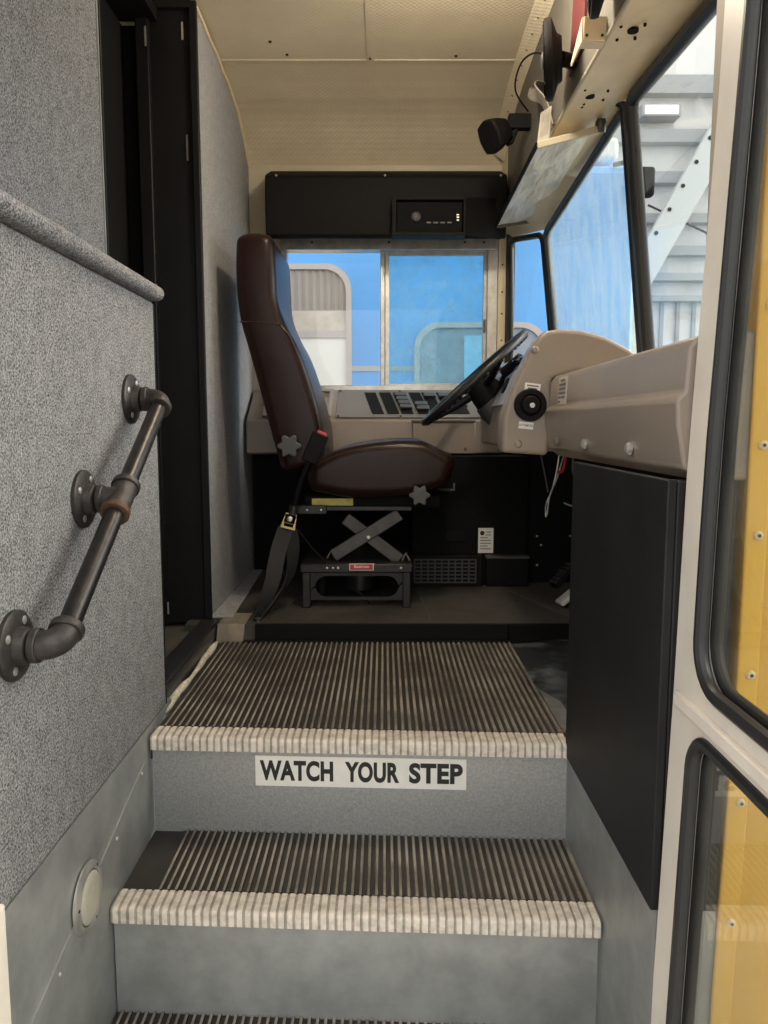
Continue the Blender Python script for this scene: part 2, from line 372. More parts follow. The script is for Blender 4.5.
# partition behind the driver
top = [(2.19, 1.705), (2.28, 1.703), (2.35, 1.697), (2.45, 1.70), (2.54, 1.688), (2.61, 1.690), (2.70, 1.672), (2.76, 1.665), (2.83, 1.642), (2.90, 1.612), (2.995, 1.548)]
w = MB(); w.yz([(2.19, .043)]+top+[(2.995, .043)], -.545, -.505)
pw = tag(w.build('wall_partition', 'carpet_partition_lit', None), 'grey carpeted partition behind the driver seat', None, None, 'structure')
w = MB(); w.prism([(-.5045, 2.19, .043), (-.44, 2.19, .043), (-.47, 2.99, .043), (-.5045, 2.99, .043)], (0, 0, .002)); w.build('carpet_skirt', 'carpet_partition_lit', pw)
q = MB(); q.tube([(-.503, y, z+.006) for y, z in top], .006, 6); q.build('frayed_edge', 'cream', pw)
# black post; black sheets stand in for the darkness of the aisle
w = MB(); w.box(-.635, -.497, 2.172, 2.189, .03, 1.705); po = tag(w.build('trim_5', 'black', None, bevel=.004), 'tall black post at the partition edge', None, None, 'structure')
w = MB(); w.box(-.515, -.494, 2.160, 2.1715, .03, 1.71); w.build('flange', 'black', po, bevel=.003)
w = MB(); w.box(-.655, -.62, 2.150, 2.1715, .03, 1.705); w.build('flange', 'black', po, bevel=.003)
w = MB(); w.box(-.64, -.51, 2.158, 2.1715, 1.69, 1.712); w.build('flange', 'black', po)
for px, y0, y1 in ((145, 26, 46), (180, 18, 36), (185, 132, 158), (168, 602, 614)):
    a = pt(px, y0, 2.15); d = pt(px, y1, 2.15); yy = 2.150 if px < 175 else 2.170
    w = MB(); w.box(a.x-.0025, a.x+.0025, yy-.001, yy+.0003, min(a.z, d.z), max(a.z, d.z)); w.build('slot', 'alu' if px != 185 else 'fascia', po)
w = MB(); w.box(-.72, -.70, 1.0, 2.60, .022, 1.66); dr = tag(w.build('aisle_dark_panel', 'black_matte', None), 'black sheet standing in for the darkness of the aisle', None, None, 'structure')
w = MB(); w.obox((-.675, 1.78, 1.60), (.012, .10, .05), (0, .02, -.04), (.01, 0, 0)); w.build('header_flange', 'steel_dark', dr)
w = MB(); w.box(-1.0, -.60, 1.0, 2.17, 1.66, 1.69); tag(w.build('ceiling_doorway', 'black_matte', None), 'black sheet for the darkness above the aisle', None, None, 'structure')
w = MB(); w.box(-.70, -.66, 2.19, 2.60, .022, 1.66); tag(w.build('wall_doorway', 'black_matte', None), 'black sheet for the darkness beside the aisle', None, None, 'structure')
# outside skin, yellow
w = MB(); w.box(-1.65, -.60, .80, .86, GZ+.15, 1.52); tag(w.build('wall_outside_rear', 'yellow', None), 'yellow outside skin behind the entrance', None, None, 'structure')
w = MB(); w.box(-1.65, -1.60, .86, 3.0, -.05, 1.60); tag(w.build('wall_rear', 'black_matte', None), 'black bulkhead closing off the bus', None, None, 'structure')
w = MB(); w.xz([(.426, GZ+.1), (.429, -.15), (.440, .3), (.444, 1.60), (1.3, 1.60), (1.3, GZ+.1)], .93, .97); yw = tag(w.build('wall_outside_front', 'yellow', None), 'yellow riveted outside skin seen through the door glass', None, None, 'structure')
w = MB(); w.xz([(.424, GZ+.1), (.427, -.15), (.438, .3), (.442, 1.60), (.468, 1.60), (.464, .3), (.453, -.15), (.450, GZ+.1)], .924, .9298); w.build('edge_strip', 'yellow_trim', yw, bevel=.002)
w = MB(); w.box(.50, .56, .927, .9298, .40, .408); w.build('strip_joint', 'jamb', yw)
for z in (.92, .74, .576, .467, .293, .127, -.035, -.2, -.36):
    xx = .453 if z > .25 else .453+(z-.3)*.022
    rv = screw(yw, (xx, .924, z), (0, -1, 0), .0058, 'cream', 'rivet')
    MB().lathe([(.0022, -.001), (.0022, .0004), (.0002, .0005)], (xx, .9193, z), (0, -1, 0), 10).build('rivet_pin', 'ink', rv)
w = MB(); w.box(.405, .4405, .97, 1.0, GZ+.1, 1.60); tag(w.build('trim_6', 'jamb', None), 'taupe front door jamb', None, None, 'structure')
w = MB(); w.box(-.70, .44, .82, .90, 1.36, 1.52); tag(w.build('trim_7', 'cream', None), 'cream header over the entrance', None, None, 'structure')
w = MB(); w.box(-.50, -.4185, .72, .7985, GZ+.02, .075); tag(w.build('trim_8', 'doorwhite', None, bevel=.004), 'cream rear door jamb', None, None, 'structure')

# stairwell side sheets
w = MB(); w.box(-.49, -.4570, .80, 1.60, GZ+.1, .017); sl = tag(w.build('wall_stairwell_left', 'galv', None), 'bare metal stairwell side left of the steps', None, None, 'structure')
w = MB(); w.prism([(-.4568, .80, -.20), (-.4568, 1.41, -.035), (-.4568, 1.41, GZ+.1), (-.4568, .80, GZ+.1)], (.0022, 0, 0)); w.build('overlapping_sheet', 'galv', sl)
for y, z in ((.93, -.22), (1.0, -.165), (1.38, -.05), (1.24, -.10)): screw(sl, (-.4545, y, z), (1, 0, 0), .0035, 'alu', 'rivet')
w = MB(); w.box(.353, .37, .934, 1.46, GZ+.1, -.005); w.box(.37, .43, .931, .965, GZ+.1, -.0245); tag(w.build('wall_stairwell_right', 'galv', None), 'bare metal stairwell side right of the steps', None, None, 'structure')
w = MB(); w.box(.344, .356, .931, 1.402, -.024, .5335)
w.box(.356, .43, .931, .962, -.024, .5325)
tag(w.build('wall_right', 'black_panel', None, bevel=.002), 'black panel between the steps and the dashboard', None, None, 'structure')

# ------------------------------------------------------------------ steps with ribbed mats
def ribs(path, x0, x1, pitch, h, gr):
    """a ribbed sheet: ridged across X, swept along (y, z, ny, nz)"""
    mb = MB(); n = int(round((x1-x0)/pitch)); pitch = (x1-x0)/n; prof = []
    for i in range(n):
        a = x0+i*pitch
        prof += [(a, 0), (a+pitch*gr, 0), (a+pitch*(gr+.08), h), (a+pitch*.93, h)]
    prof.append((x1, 0)); k = len(prof)
    vs = []
    for (y, z, ny, nz, sh) in path:
        for x, q in prof: vs.append((x, y+ny*q+SK(x)*sh, z+nz*q))
    mb.v = [Vector(v) for v in vs]
    for j in range(len(path)-1):
        for i in range(k-1):
            mb.f.append((j*k+i, j*k+i+1, (j+1)*k+i+1, (j+1)*k+i)); mb.mi.append(1 if i % 4 in (1, 2) else 0)
    return mb
def step(name, z, y0, yback, label, dn, mat_x, riser_m, shear_back):
    t = thing(name, ((XL+XR)/2, y0, z-.19), label, 'step', 'entrance steps')
    r = MB()                                                       # riser and the plate under the tread
    a, b_ = XL+.001, XR-.001
    r.prism([(a, y0+.012+SK(a), z-dn-.012), (b_, y0+.012+SK(b_), z-dn-.012), (b_, y0+.03+SK(b_), z-dn-.012), (a, y0+.03+SK(a), z-dn-.012)], (0, 0, dn+.006)); r.build('riser', riser_m, t)
    r = MB(); r.prism([(a, y0+.03+SK(a), z-.012), (b_, y0+.03+SK(b_), z-.012), (b_, yback+SK(b_)*shear_back, z-.012), (a, yback+SK(a)*shear_back, z-.012)], (0, 0, .010)); r.build('tread_plate', 'mat', t)
    m = ribs([(y0+.052, z, 0, 1, 1), (y0+.12, z, 0, 1, 1), (yback, z, 0, 1, shear_back)], mat_x[0], mat_x[1], .0139, .0035, .52)
    mo = m.build('ribbed_mat', None, t, mats=['mat', 'mat_rib'], smooth=0)
    R = .006; arc = [(y0+.052, z+.0005, 0, 1, 1), (y0+R+.002, z+.0005, 0, 1, 1)]
    for k in range(1, 6):
        th = PI/2*k/5; arc.append((y0+R-R*math.sin(th), z-R+R*math.cos(th), -math.sin(th), math.cos(th), 1))
    arc += [(y0, z-.025, -1, 0, 1), (y0+.013, z-.027, -.2, -1, 1)]
    m = ribs(arc, XL, XR, .0139, .0017, .22); no = m.build('nosing', None, t, mats=['nose_groove', 'nose'], smooth=0)
    no['label'] = 'worn white ribbed step nosing'
    return t
s1 = step('step', 0, 1.430, 2.084, 'top step with a long ribbed mat, WATCH YOUR STEP sign on its riser', .193, (-.448, XR), 'galv_fine', 0)
s2 = step('step', -.195, 1.192, 1.4415, 'middle step with dark ribbed tread and white nosing below the sign', .195, (-.395, XR), 'galv', 1)
s3 = step('step', -.39, .985, 1.2035, 'lowest step, only its dark tread showing at the bottom', .40, (XL, XR), 'galv', 1)
# sign on the riser
def rz(x, z, out=.0): return Vector((x, 1.430+.012+SK(x)-out, z))
t = thing('warning_sign', rz(-.045, -.10), 'white WATCH YOUR STEP sticker on the riser of the top step', 'sign')
x0, x1, z0, z1 = -.250, .158, -.098, -.037
q = MB(); q.prism([rz(x0, z0, .0005), rz(x1, z0, .0005), rz(x1, z1, .0005), rz(x0, z1, .0005)], (0, -.0008, 0)); q.build('sticker', 'white', t)
for wd_, xx, wf in (('WATCH', -.168, .143), ('YOUR', -.023, .105), ('STEP', .099, .103)):
    text('lettering', wd_, .0525, rz(xx, (z0+z1)/2-.001, .0016), (1, -.047, 0), (0, 0, 1), 'ink', t, weight=.0022, fit=wf)

# ------------------------------------------------------------------ handrail of iron pipe
W = -.4555
def on_wall(y, z, o): return Vector((W+o, y, z))
hr = thing('handrail', (W, .92, .25), 'black iron pipe handrail on the grey carpeted wall', 'handrail')
tp, md, bt = (1.393, .646), (1.157, .489), (.921, .331); O = .058
dirv = (on_wall(*tp, O)-on_wall(*bt, O)).normalized()
for (y, z) in (tp, md, bt):
    fl_ = MB(); fl_.lathe([(.044, 0), (.044, .005), (.041, .0075), (.024, .009), (.022, .020), (.019, .022), (.0002, .022)], on_wall(y, z, .0002), (1, 0, 0), 28)
    fo = fl_.build('flange', 'cast', hr)
    for k in range(4):
        a = PI/4+k*PI/2+.3
        MB().lathe([(.0055, 0), (.0055, .002), (.003, .0032), (.0002, .0034)], on_wall(y+.032*math.cos(a), z+.032*math.sin(a), .0072), (1, 0, 0), 10).build('screw', 'alu', fo)
    MB().tube([on_wall(y, z, .02), on_wall(y, z, .044)], .0132, 16).build('nipple', 'iron', hr)
def elbow(y, z, d, nm):
    c0 = on_wall(y, z, O); path = []; R = .024
    p0 = c0-Vector((R, 0, 0)); p2 = c0+d*R
    p0 = p0-Vector((.004, 0, 0))
    for k in range(9):
        s = k/8; path.append((1-s)**2*p0+2*s*(1-s)*c0+s*s*p2)
    e = MB(); e.tube(path, .0185, 20)
    e.tube([p0-Vector((.006, 0, 0)), p0+Vector((.004, 0, 0))], .0218, 20)
    e.tube([p2-d*.004, p2+d*.007], .0218, 20)
    return e.build('elbow', 'cast', hr, bevel=.0015)
elbow(*tp, -dirv, 'top'); elbow(*bt, dirv, 'bottom')
A, B, C_ = on_wall(*tp, O), on_wall(*md, O), on_wall(*bt, O)
MB().tube([A-dirv*.024, B+dirv*.022], .0143, 20).build('pipe', 'iron', hr)
MB().tube([B-dirv*.022, C_+dirv*.024], .0143, 20).build('pipe', 'iron', hr)
e = MB(); e.tube([B-dirv*.027, B+dirv*.027], .0185, 20); e.tube([B+dirv*.026, B+dirv*.036], .0218, 20); e.tube([B, B-Vector((.026, 0, 0))], .0185, 20); e.tube([B-Vector((.024, 0, 0)), B-Vector((.033, 0, 0))], .0215, 20)
te = e.build('tee', 'cast', hr, bevel=.0015)
MB().tube([B-dirv*.026, B-dirv*.036], .0219, 20).build('rusty_collar', 'rust', te, bevel=.0015)

# step light
lc = pt(88, 897, 1.10); lc = Vector((-.4546, 1.103, -.117))
lt = thing('step_light', lc, 'round chrome step light on the metal stairwell side', 'light')
MB().lathe([(.053, 0), (.053, .003), (.048, .007), (.043, .008), (.0405, .006), (.0405, .001)], lc, (1, 0, 0), 40).build('bezel', 'alu', lt)
MB().lathe([(.0385, .001), (.0385, .007), (.035, .0095), (.024, .0105), (.0002, .011)], lc, (1, 0, 0), 40).build('lens', 'lens', lt)
for a in (.9, .9+2*PI/3, .9+4*PI/3):
    screw(lt, lc+Vector((.006, .0455*math.cos(a), .0455*math.sin(a))), (1, 0, 0), .003, 'steel_dark')

# ------------------------------------------------------------------ sliding side window
wt = thing('window_1', (.02, YF, WZ0), 'sliding side window beside the driver', None, None, 'structure')
q = MB(); Yw = YF-.012
for a0, a1, b0, b1 in ((WX0, WX1, WZ1-.030, WZ1+.012), (WX0, WX1, WZ0-.004, WZ0+.016), (WX0-.004, WX0+.018, WZ0+.016, WZ1-.030), (WX1-.034, WX1+.004, WZ0+.016, WZ1-.030)):
    q.box(a0, a1, Yw, YF+.052, b0, b1)
q.build('window_frame', 'alu', wt, bevel=.002)
q = MB(); q.box(-.014, .004, YF+.012, YF+.040, WZ0+.016, WZ1-.03); q.build('mullion', 'alu', wt, bevel=.002)
q = MB(); q.box(WX0+.018, -.014, YF+.030, YF+.034, WZ0+.016, WZ1-.03); q.build('glass_pane', 'clear', wt)
sx0, sx1, sz0, sz1 = .004, WX1-.034, WZ0+.016, WZ1-.032
q = MB()
for a0, a1, b0, b1 in ((sx0, sx0+.016, sz0, sz1), (sx1-.014, sx1, sz0, sz1), (sx0+.016, sx1-.014, sz1-.016, sz1), (sx0+.016, sx1-.014, sz0, sz0+.008)):
    q.box(a0, a1, YF+.002, YF+.016, b0, b1)
sh = q.build('sliding_sash', 'alu', wt, bevel=.0015)
q = MB(); q.box(sx0+.016, sx1-.014, YF+.007, YF+.011, sz0+.008, sz1-.016); q.build('glass_pane', 'slide', wt)
q = MB(); q.box(sx1-.012, sx1-.004, YF-.006, YF+.002, .95, 1.0); q.build('sash_latch', 'fascia', wt, bevel=.002)
for px in (312, 389, 465, 484): X, Z = at(px, 241.5, Yw); screw(wt, (X, Yw, WZ1-.003), (0, -1, 0), .0042, 'steel_dark')
q = MB(); q.box(.4625, .492, YF-.02, YF+.05, .60, 1.34); tag(q.build('trim_12', 'rubber', None), 'black edge of the corner window', None, None, 'structure')
q = MB(); q.box(.431, .461, YF-.010, YF-.0005, .66, 1.33); tp_ = tag(q.build('trim_9', 'cream', None, bevel=.002), 'cream screwed pillar right of the side window', None, None, 'structure')
for z in (1.20, 1.10, 1.02, .92): screw(tp_, (.447, YF-.010, z), (0, -1, 0), .0035, 'steel_dark')

# ------------------------------------------------------------------ windscreen, header, posts
TL, BL = Vector((.548, 2.705, 1.245)), Vector((.612, 2.705, .67))
TC, BC = Vector((.602, 2.0, 1.385)), Vector((.680, 2.0, .67))
TR, BR = Vector((.590, 1.12, 1.335)), Vector((.672, 1.12, .67))
KT, KB = Vector((.466, 2.985, 1.285)), Vector((.470, 2.985, .67))
def pane(name, cs, m, label, gasket=.011, ins=.0):
    cs = [Vector(c) for c in cs]; n = (cs[1]-cs[0]).cross(cs[3]-cs[0]).normalized()
    t = thing(name, (cs[0]+cs[1])/2, label, None, None, 'structure')
    q = MB(); q.prism([c-n*.002 for c in cs], n*.004); q.build('glass_pane', m, t)
    path = []
    k = len(cs)
    for i in range(k):                                                # rounded corners
        p, a, b2 = cs[i], cs[(i-1) % k], cs[(i+1) % k]; r = .03
        s0 = p+(a-p).normalized()*r; s1_ = p+(b2-p).normalized()*r
        path += [s0, p*.5+(s0+s1_)*.25, s1_]
    q = MB(); q.tube(path, gasket, 10, True); q.build('gasket', 'rubber', t)
    return t
e1 = Vector((0, .022, 0))
pane('window_2', (KB+Vector((.012, -.02, 0)), BL+Vector((-.006, .012, 0)), TL+Vector((-.006, .012, 0)), KT+Vector((.010, -.02, 0))), 'clear', 'narrow corner window beside the windscreen')
pane('window_3', (BL-e1*.5, BC+e1, TC+e1, TL-e1*.5), 'wind', 'driver-side windscreen pane with streaks', .013)
pane('window_4', (BC-e1, BR, TR, TC-e1), 'clear', 'entrance-side windscreen pane', .017)
q = MB(); q.tube([BC+Vector((-.004, .016, 0)), TC+Vector((-.004, .016, .0)), TC+Vector((-.030, .018, .022))], .0125, 12)
cpst = tag(q.build('trim_10', 'rubber', None), 'black centre post of the windscreen', None, None, 'structure')
q = MB(); q.tube([BC+Vector((.004, -.016, 0)), TC+Vector((.004, -.016, .01))], .0135, 12); q.build('gasket', 'rubber', cpst)
# header box over the windscreen: a solid with its slanting underside
st = [(.93, .605, 1.345), (1.12, .605, 1.352), (2.0, .615, 1.402), (2.4, .585, 1.335), (2.705, .562, 1.262), (2.99, .478, 1.30)]
rings = []
for y, xo, zo in st:
    xi = .446 if y < 2.9 else .440; zi = 1.362 if y < 2.5 else 1.362-(y-2.5)*.05
    if y > 2.9: zi = 1.325
    rings.append([Vector((xi, y, zi)), Vector((xo, y, zo)), Vector((xo+.06, y, max(zo+.06, 1.40))), Vector((xo, y, 1.60)), Vector((xi, y, ceil_z(y)+.02))])
q = MB(); q.loft(rings); hd = tag(q.build('trim_11', 'cream', None, smooth=25), 'cream underside over the windscreen', None, None, 'structure')
q = MB(); q.loft([[Vector((.4455, y, 1.368 if y < 2.5 else 1.368-(y-2.5)*.05)), Vector((.4455, y, ceil_z(y)+.01)), Vector((.4425, y, ceil_z(y)+.01)), Vector((.4425, y, 1.368 if y < 2.5 else 1.368-(y-2.5)*.05))] for y in [.95+i*.1 for i in range(21)]])
q.build('face_panel', 'fascia', hd)
q = MB(); q.tube([(.4425, .95, 1.365), (.4425, 2.5, 1.365), (.4425, 2.93, 1.343)], .004, 8); q.build('folded_lip', 'beige', hd)
q = MB(); q.loft([[Vector((.405, y, ceil_z(y)-.003)), Vector((.4415, y, ceil_z(y)-.03)), Vector((.4415, y, ceil_z(y)-.034)), Vector((.400, y, ceil_z(y)-.006))] for y in [1.5+i*.05 for i in range(30)]])
tq = q.build('cove_strip', 'tan', hd)
for i in range(12):
    y = 1.9+i*.085; MB().lathe([(.004, -.001), (.004, .001), (.0002, .0014)], (.421, y, ceil_z(y)-.0195), (-.6, 0, -.8), 8).build('rivet', 'fascia', tq)
for (px, py, r) in ((633, 32, .011), (590, 97, .011), (621, 27, .003), (645, 26, .003), (617, 40, .003), (635, 40, .003), (585, 91, .003), (608, 92, .003), (584, 105, .003), (576, 117, .003), (603, 101, .003), (582, 108, .003)):
    best = None
    for k in range(300):                                             # meet the underside
        Y = 1.3+k*.006; X, Z = at(px, py, Y)
        zs = 1.362+(X-.446)/.165*(.036*((Y-1.12)/.88)) if Y < 2 else 1.37
        if Z >= zs-.002: best = (X, Y, zs); break
    if best: MB().lathe([(r, -.004), (r, .0012), (.0002, .0014)], best, (0, 0, -1), 16).build('screw_hole', 'black_matte', hd)

# ------------------------------------------------------------------ things on the header
def fan(loc, r, label, tilt):
    t = thing('cab_fan', loc, label, 'fan', 'black cab fans on the header')
    a = Vector((-1, tilt, -.05)).normalized(); L = Vector(loc); _, u, v = basis(a)
    MB().lathe([(r*.55, -.030), (r*.62, -.02), (r, -.008), (r*1.02, 0), (r, .008), (r*.93, .008), (r*.93, -.004), (r*.5, -.02)], L, a, 32).build('housing', 'black_plastic', t)
    g = MB()
    for rr in (.25, .45, .65, .85): g.tube([L+a*.010+r*rr*(math.cos(k*PI/12)*u+math.sin(k*PI/12)*v) for k in range(24)], .0018, 6, True)
    for k in range(6):
        d = math.cos(k*PI/3)*u+math.sin(k*PI/3)*v; g.tube([L+a*.010+d*r*.1, L+a*.008+d*r*.95], .002, 6)
    g.build('guard', 'black_plastic', t)
    MB().lathe([(r*.22, .006), (r*.22, .014), (r*.12, .017), (.0002, .018)], L, a, 20).build('hub', 'grey_plastic', t)
    for k in range(4):
        d = math.cos(k*PI/2+.4)*u+math.sin(k*PI/2+.4)*v; e = a.cross(d)
        b_ = MB(); b_.obox(L+d*r*.5-a*.002, d*r*.36, e*r*.22+a*.004, a*.001); b_.build('blade', 'grey_plastic', t)
    MB().tube([L-a*.028, Vector((.438, loc[1]+.01, loc[2]-.0))], .016, 12).build('bracket', 'black_plastic', t)
    return t
fan((.376, 1.865, 1.428), .083, 'black round cab fan above the small black speaker', .22)
fan((.388, 1.525, 1.442), .083, 'black round cab fan beside the cream bracket, cut by the top edge', .22)
t = thing('mounting_bracket', (.41, 1.63, 1.358), 'cream folded metal bracket on the header edge', 'bracket')
q = MB(); q.box(.397, .4415, 1.628, 1.632, 1.362, 1.406); q.build('plate', 'cream', t, bevel=.001)
q = MB(); q.yz([(1.632, 1.36), (1.72, 1.352), (1.72, 1.358), (1.632, 1.406)], .394, .397); q.build('side_flange', 'cream', t)
q = MB(); q.box(.397, .4415, 1.632, 1.66, 1.359, 1.362); q.build('bottom_flange', 'cream', t)
for x in (.403, .434): screw(t, (x, 1.628, 1.370), (0, -1, 0), .003, 'steel_dark')
q = MB(); q.yz([(1.79, 1.43), (1.92, 1.415), (1.88, 1.68), (1.77, 1.68)], .436, .4415); tag(q.build('red_board', 'maroon', None), 'dark red board fixed high behind the cab fans', 'board')
# small black speaker on its bracket
c0 = Vector((.345, 2.44, 1.475))
t = thing('speaker', c0-Vector((0, 0, .07)), 'small black speaker hanging from the header above the visor', 'speaker')
ax = Vector((-.82, -.35, -.45)).normalized(); _, u, v = basis(ax)
rg = []
for d, a_, b_ in ((-.030, .030, .028), (-.024, .040, .038), (.010, .055, .052), (.032, .060, .056), (.038, .056, .052)):
    rg.append([c0+ax*d+p for p in [u*(a_*math.cos(k*PI/8)*(1 if abs(math.cos(k*PI/8)) < .75 else .88))+v*(b_*math.sin(k*PI/8)*(1 if abs(math.sin(k*PI/8)) < .75 else .88)) for k in range(16)]])
q = MB(); q.loft(rg); q.build('housing', 'black_plastic', t, bevel=.003)
q = MB(); q.box(.375, .4415, 2.43, 2.46, 1.488, 1.530); q.build('bracket', 'black_matte', t, bevel=.002)
q = MB(); q.tube([(.4, 2.445, 1.49), (.385, 2.44, 1.45), (.37, 2.44, 1.445)], .008, 10); q.build('swivel_arm', 'black_plastic', t)
# cables and a curled cover strip
q = MB(); q.tube(curve([(.437, 2.06, 1.50), (.40, 2.12, 1.56), (.37, 2.2, 1.57), (.375, 2.32, 1.55), (.435, 2.445, 1.54)]), .0025, 8)
tag(q.build('cable', 'black_plastic', None), 'thin black cable looping down from the fan to the speaker', 'cable')
q = MB(); pth = [(.4405, 2.02, 1.40), (.42, 2.06, 1.47), (.395, 2.1, 1.53), (.425, 2.2, 1.56)]
q.ribbon(curve([Vector(p) for p in ((.440, 2.12, 1.37), (.425, 2.14, 1.44), (.405, 2.18, 1.49), (.425, 2.25, 1.525), (.440, 2.30, 1.53))]), (0, 1, .2), .05, .0015)
tag(q.build('duct_cover', 'grey_film', None, smooth=60), 'curled pale cover strip hanging behind the cab fan', 'cover')
# sun visor
t = thing('sun_visor', (.47, 2.4, 1.29), 'silvery crinkled sun visor hung over the windscreen', 'sun visor')
va, vb, vc, vd = Vector((.388, 2.045, 1.306)), Vector((.392, 2.79, 1.293)), Vector((.535, 2.78, 1.312)), Vector((.530, 2.06, 1.346))
nn = (vb-va).cross(vd-va).normalized(); NX, NY = 8, 30; q = MB(); topv = []; botv = []
for j in range(NY+1):
    for i in range(NX+1):
        s, r_ = i/NX, j/NY; p = (va*(1-r_)+vb*r_)*(1-s)+(vd*(1-r_)+vc*r_)*s
        amp = .0035*math.sin(PI*s)**.5 if 0 < s < 1 else 0
        p = p+nn*amp*(math.sin(9*r_*PI+3*s)+.7*math.sin(23*r_+8*s))
        topv.append(p+nn*.0015); botv.append(p-nn*.0015)
n1 = NX+1; fs = []; tot = n1*(NY+1)
for j in range(NY):
    for i in range(NX):
        a = j*n1+i; fs += [(a, a+1, a+n1+1, a+n1), (a+tot, a+n1+tot, a+n1+1+tot, a+1+tot)]
for j in range(NY):
    a = j*n1; fs += [(a, a+n1, a+n1+tot, a+tot)]; a = j*n1+NX; fs += [(a, a+tot, a+n1+tot, a+n1)]
for i in range(NX):
    fs += [(i, i+tot, i+1+tot, i+1)]; a = NY*n1+i; fs += [(a, a+1, a+1+tot, a+tot)]
q.add(topv+botv, fs); q.build('visor_sheet', 'visor', t, smooth=70)
q = MB(); q.ribbon([va, vb], nn, .012, .002); q.build('edge_rail', 'black_plastic', t)
q = MB(); q.obox((va+vd)/2+Vector((.012, -.004, .0)), (vd-va)*.58, (0, .004, 0), (0, 0, .009)); q.build('near_arm', 'beige', t, bevel=.002)
q = MB(); q.obox((vb+vc)/2+Vector((.01, .0, -.002)), (vc-vb)*.56, (0, .004, 0), (0, 0, .006)); q.build('far_arm', 'fascia', t, bevel=.002)
for p in (vd+Vector((.022, 0, .008)), vc+Vector((.012, 0, .0))):
    MB().lathe([(.014, -.012), (.014, .012), (.010, .020), (.0002, .021)], p, (0, -.3, 1), 14).build('pivot', 'steel_arm', t)
q = MB(); q.prism([va, va+Vector((.03, -.004, .012)), va+Vector((.035, .0, .095)), va+Vector((.012, .02, .085))], (0, .003, 0)); q.build('loose_film', 'grey_film', t)

# ------------------------------------------------------------------ black overhead box and radio
t = thing('overhead_console', (0, 2.86, 1.25), 'black overhead box above the side window', 'console')
Yo = 2.80
x0, x1 = at(265, 200, Yo)[0], at(507, 200, Yo)[0]; zt, zb = at(300, 173, Yo)[1], at(300, 237, Yo)[1]-.002
q = MB(); q.yz([(Yo+.012, zt), (Yo, zt-.012), (Yo-.006, (zt+zb)/2), (Yo+.004, zb+.008), (Yo+.02, zb), (YF-.0015, 1.312), (YF-.0015, 1.50), (2.93, 1.52)], x0, x1)
q.build('body', 'black_plastic', t, bevel=.006, seg=3)
hx0, hx1, hx2 = at(395, 220, Yo)[0], at(463, 220, Yo)[0], at(500, 220, Yo)[0]
zr0, zr1 = zb-.006, at(430, 203, Yo)[1]
Yh = Yo-.055; q = MB()
ins = [(hx0+.004, zr0+.012), (hx1-.004, zr0+.012), (hx1-.004, zr1-.004), (hx0+.004, zr1-.004)]
outl = [(hx0-.012, zr0), (hx1+.004, zr0), (hx1+.004, zr1+.006), (hx0-.012, zr1+.006)]
q.ring([(x, Yh, z) for x, z in outl], [(x, Yh, z) for x, z in ins], (0, .06, 0))
q.prism([(hx1+.004, Yh, zr0), (hx1+.004, Yh, zr1+.004), (hx2, Yo+.002, zr1+.02), (hx2+.004, Yo+.002, zr0)], (.0, .004, 0))
q.build('radio_hood', 'black_plastic', t, bevel=.003)
for px in (276, 385, 501): X, Z = at(px, 176, Yo); screw(t, (X, Yo+.004, zt-.007), (0, -1, .3), .0042, 'alu')
r = thing('radio', ((hx0+hx1)/2, Yo-.02, zr0+.014), 'black car radio set in the overhead box', 'radio')
q = MB(); q.box(hx0+.006, hx1-.006, Yo-.038, Yo-.004, zr0+.014, zr1-.006); q.build('body', 'black_matte', r, bevel=.002)
zc = (zr0+zr1)/2+.004; kx, kz = at(416, 220, Yo-.04)
MB().lathe([(.017, 0), (.016, .010), (.012, .013), (.0002, .0135)], (kx, Yo-.038, zc), (0, -1, 0), 24).build('volume_knob', 'grey_plastic', r)
q = MB(); q.box(kx+.03, kx+.13, Yo-.0395, Yo-.038, zc-.010, zc+.010); q.build('display', 'black_matte', r)
for k in range(4): q = MB(); q.box(kx+.036+.024*k, kx+.052+.024*k, Yo-.0400, Yo-.038, zc-.021, zc-.016); q.build('button', 'grey_plastic', r)
for k in range(3): q = MB(); q.box(kx+.141, kx+.149, Yo-.0400, Yo-.038, zc-.012+.009*k, zc-.008+.009*k); q.build('button', 'alu', r)

# ------------------------------------------------------------------ switch console under the window
t = thing('switch_console', (0, 2.88, .49), 'taupe switch console below the side window', 'console')
F0, F1 = Vector((0, 2.78, .618)), Vector((0, 2.975, .735)); up = (F1-F0).normalized(); nrm = Vector((0, -up.z, up.y))
q = MB(); q.yz([(2.785, .495), (2.775, .50), (2.78, .612), (2.785, .618), (2.972, .733), (2.987, .733), (2.987, .495)], -.495, .425)
q.build('body', 'dash', t, bevel=.004)
def cpn(x, v, o=0): return Vector((x, 0, 0))+F0+up*v+nrm*o
def plate(x0, x1, v0, v1, o0, o1, lean=0):
    q = MB(); q.prism([cpn(x0+lean, v0, o0), cpn(x1+lean, v0, o0), cpn(x1-lean, v1, o0), cpn(x0-lean, v1, o0)], nrm*(o1-o0)); return q
L_ = (F1-F0).length
pl = plate(-.175, .40, .012, L_-.012, .001, .004).build('switch_plate', 'plate_grey', t, bevel=.002)
for x in (-.165, .06, .385):
    for v_ in (.02, L_-.02): screw(t, cpn(x, v_, .004), nrm, .0045, 'steel_dark')
fr_ = MB(); fr_.ring([cpn(-.44, .015, .002), cpn(-.19, .015, .002), cpn(-.19, L_-.012, .002), cpn(-.44, L_-.012, .002)], [cpn(-.42, .035, .002), cpn(-.205, .035, .002), cpn(-.205, L_-.03, .002), cpn(-.42, L_-.03, .002)], nrm*.008); fr_.build('tray_rim', 'dash', t, bevel=.002)
def xc(px, py): return at(px, py, 2.88)[0]
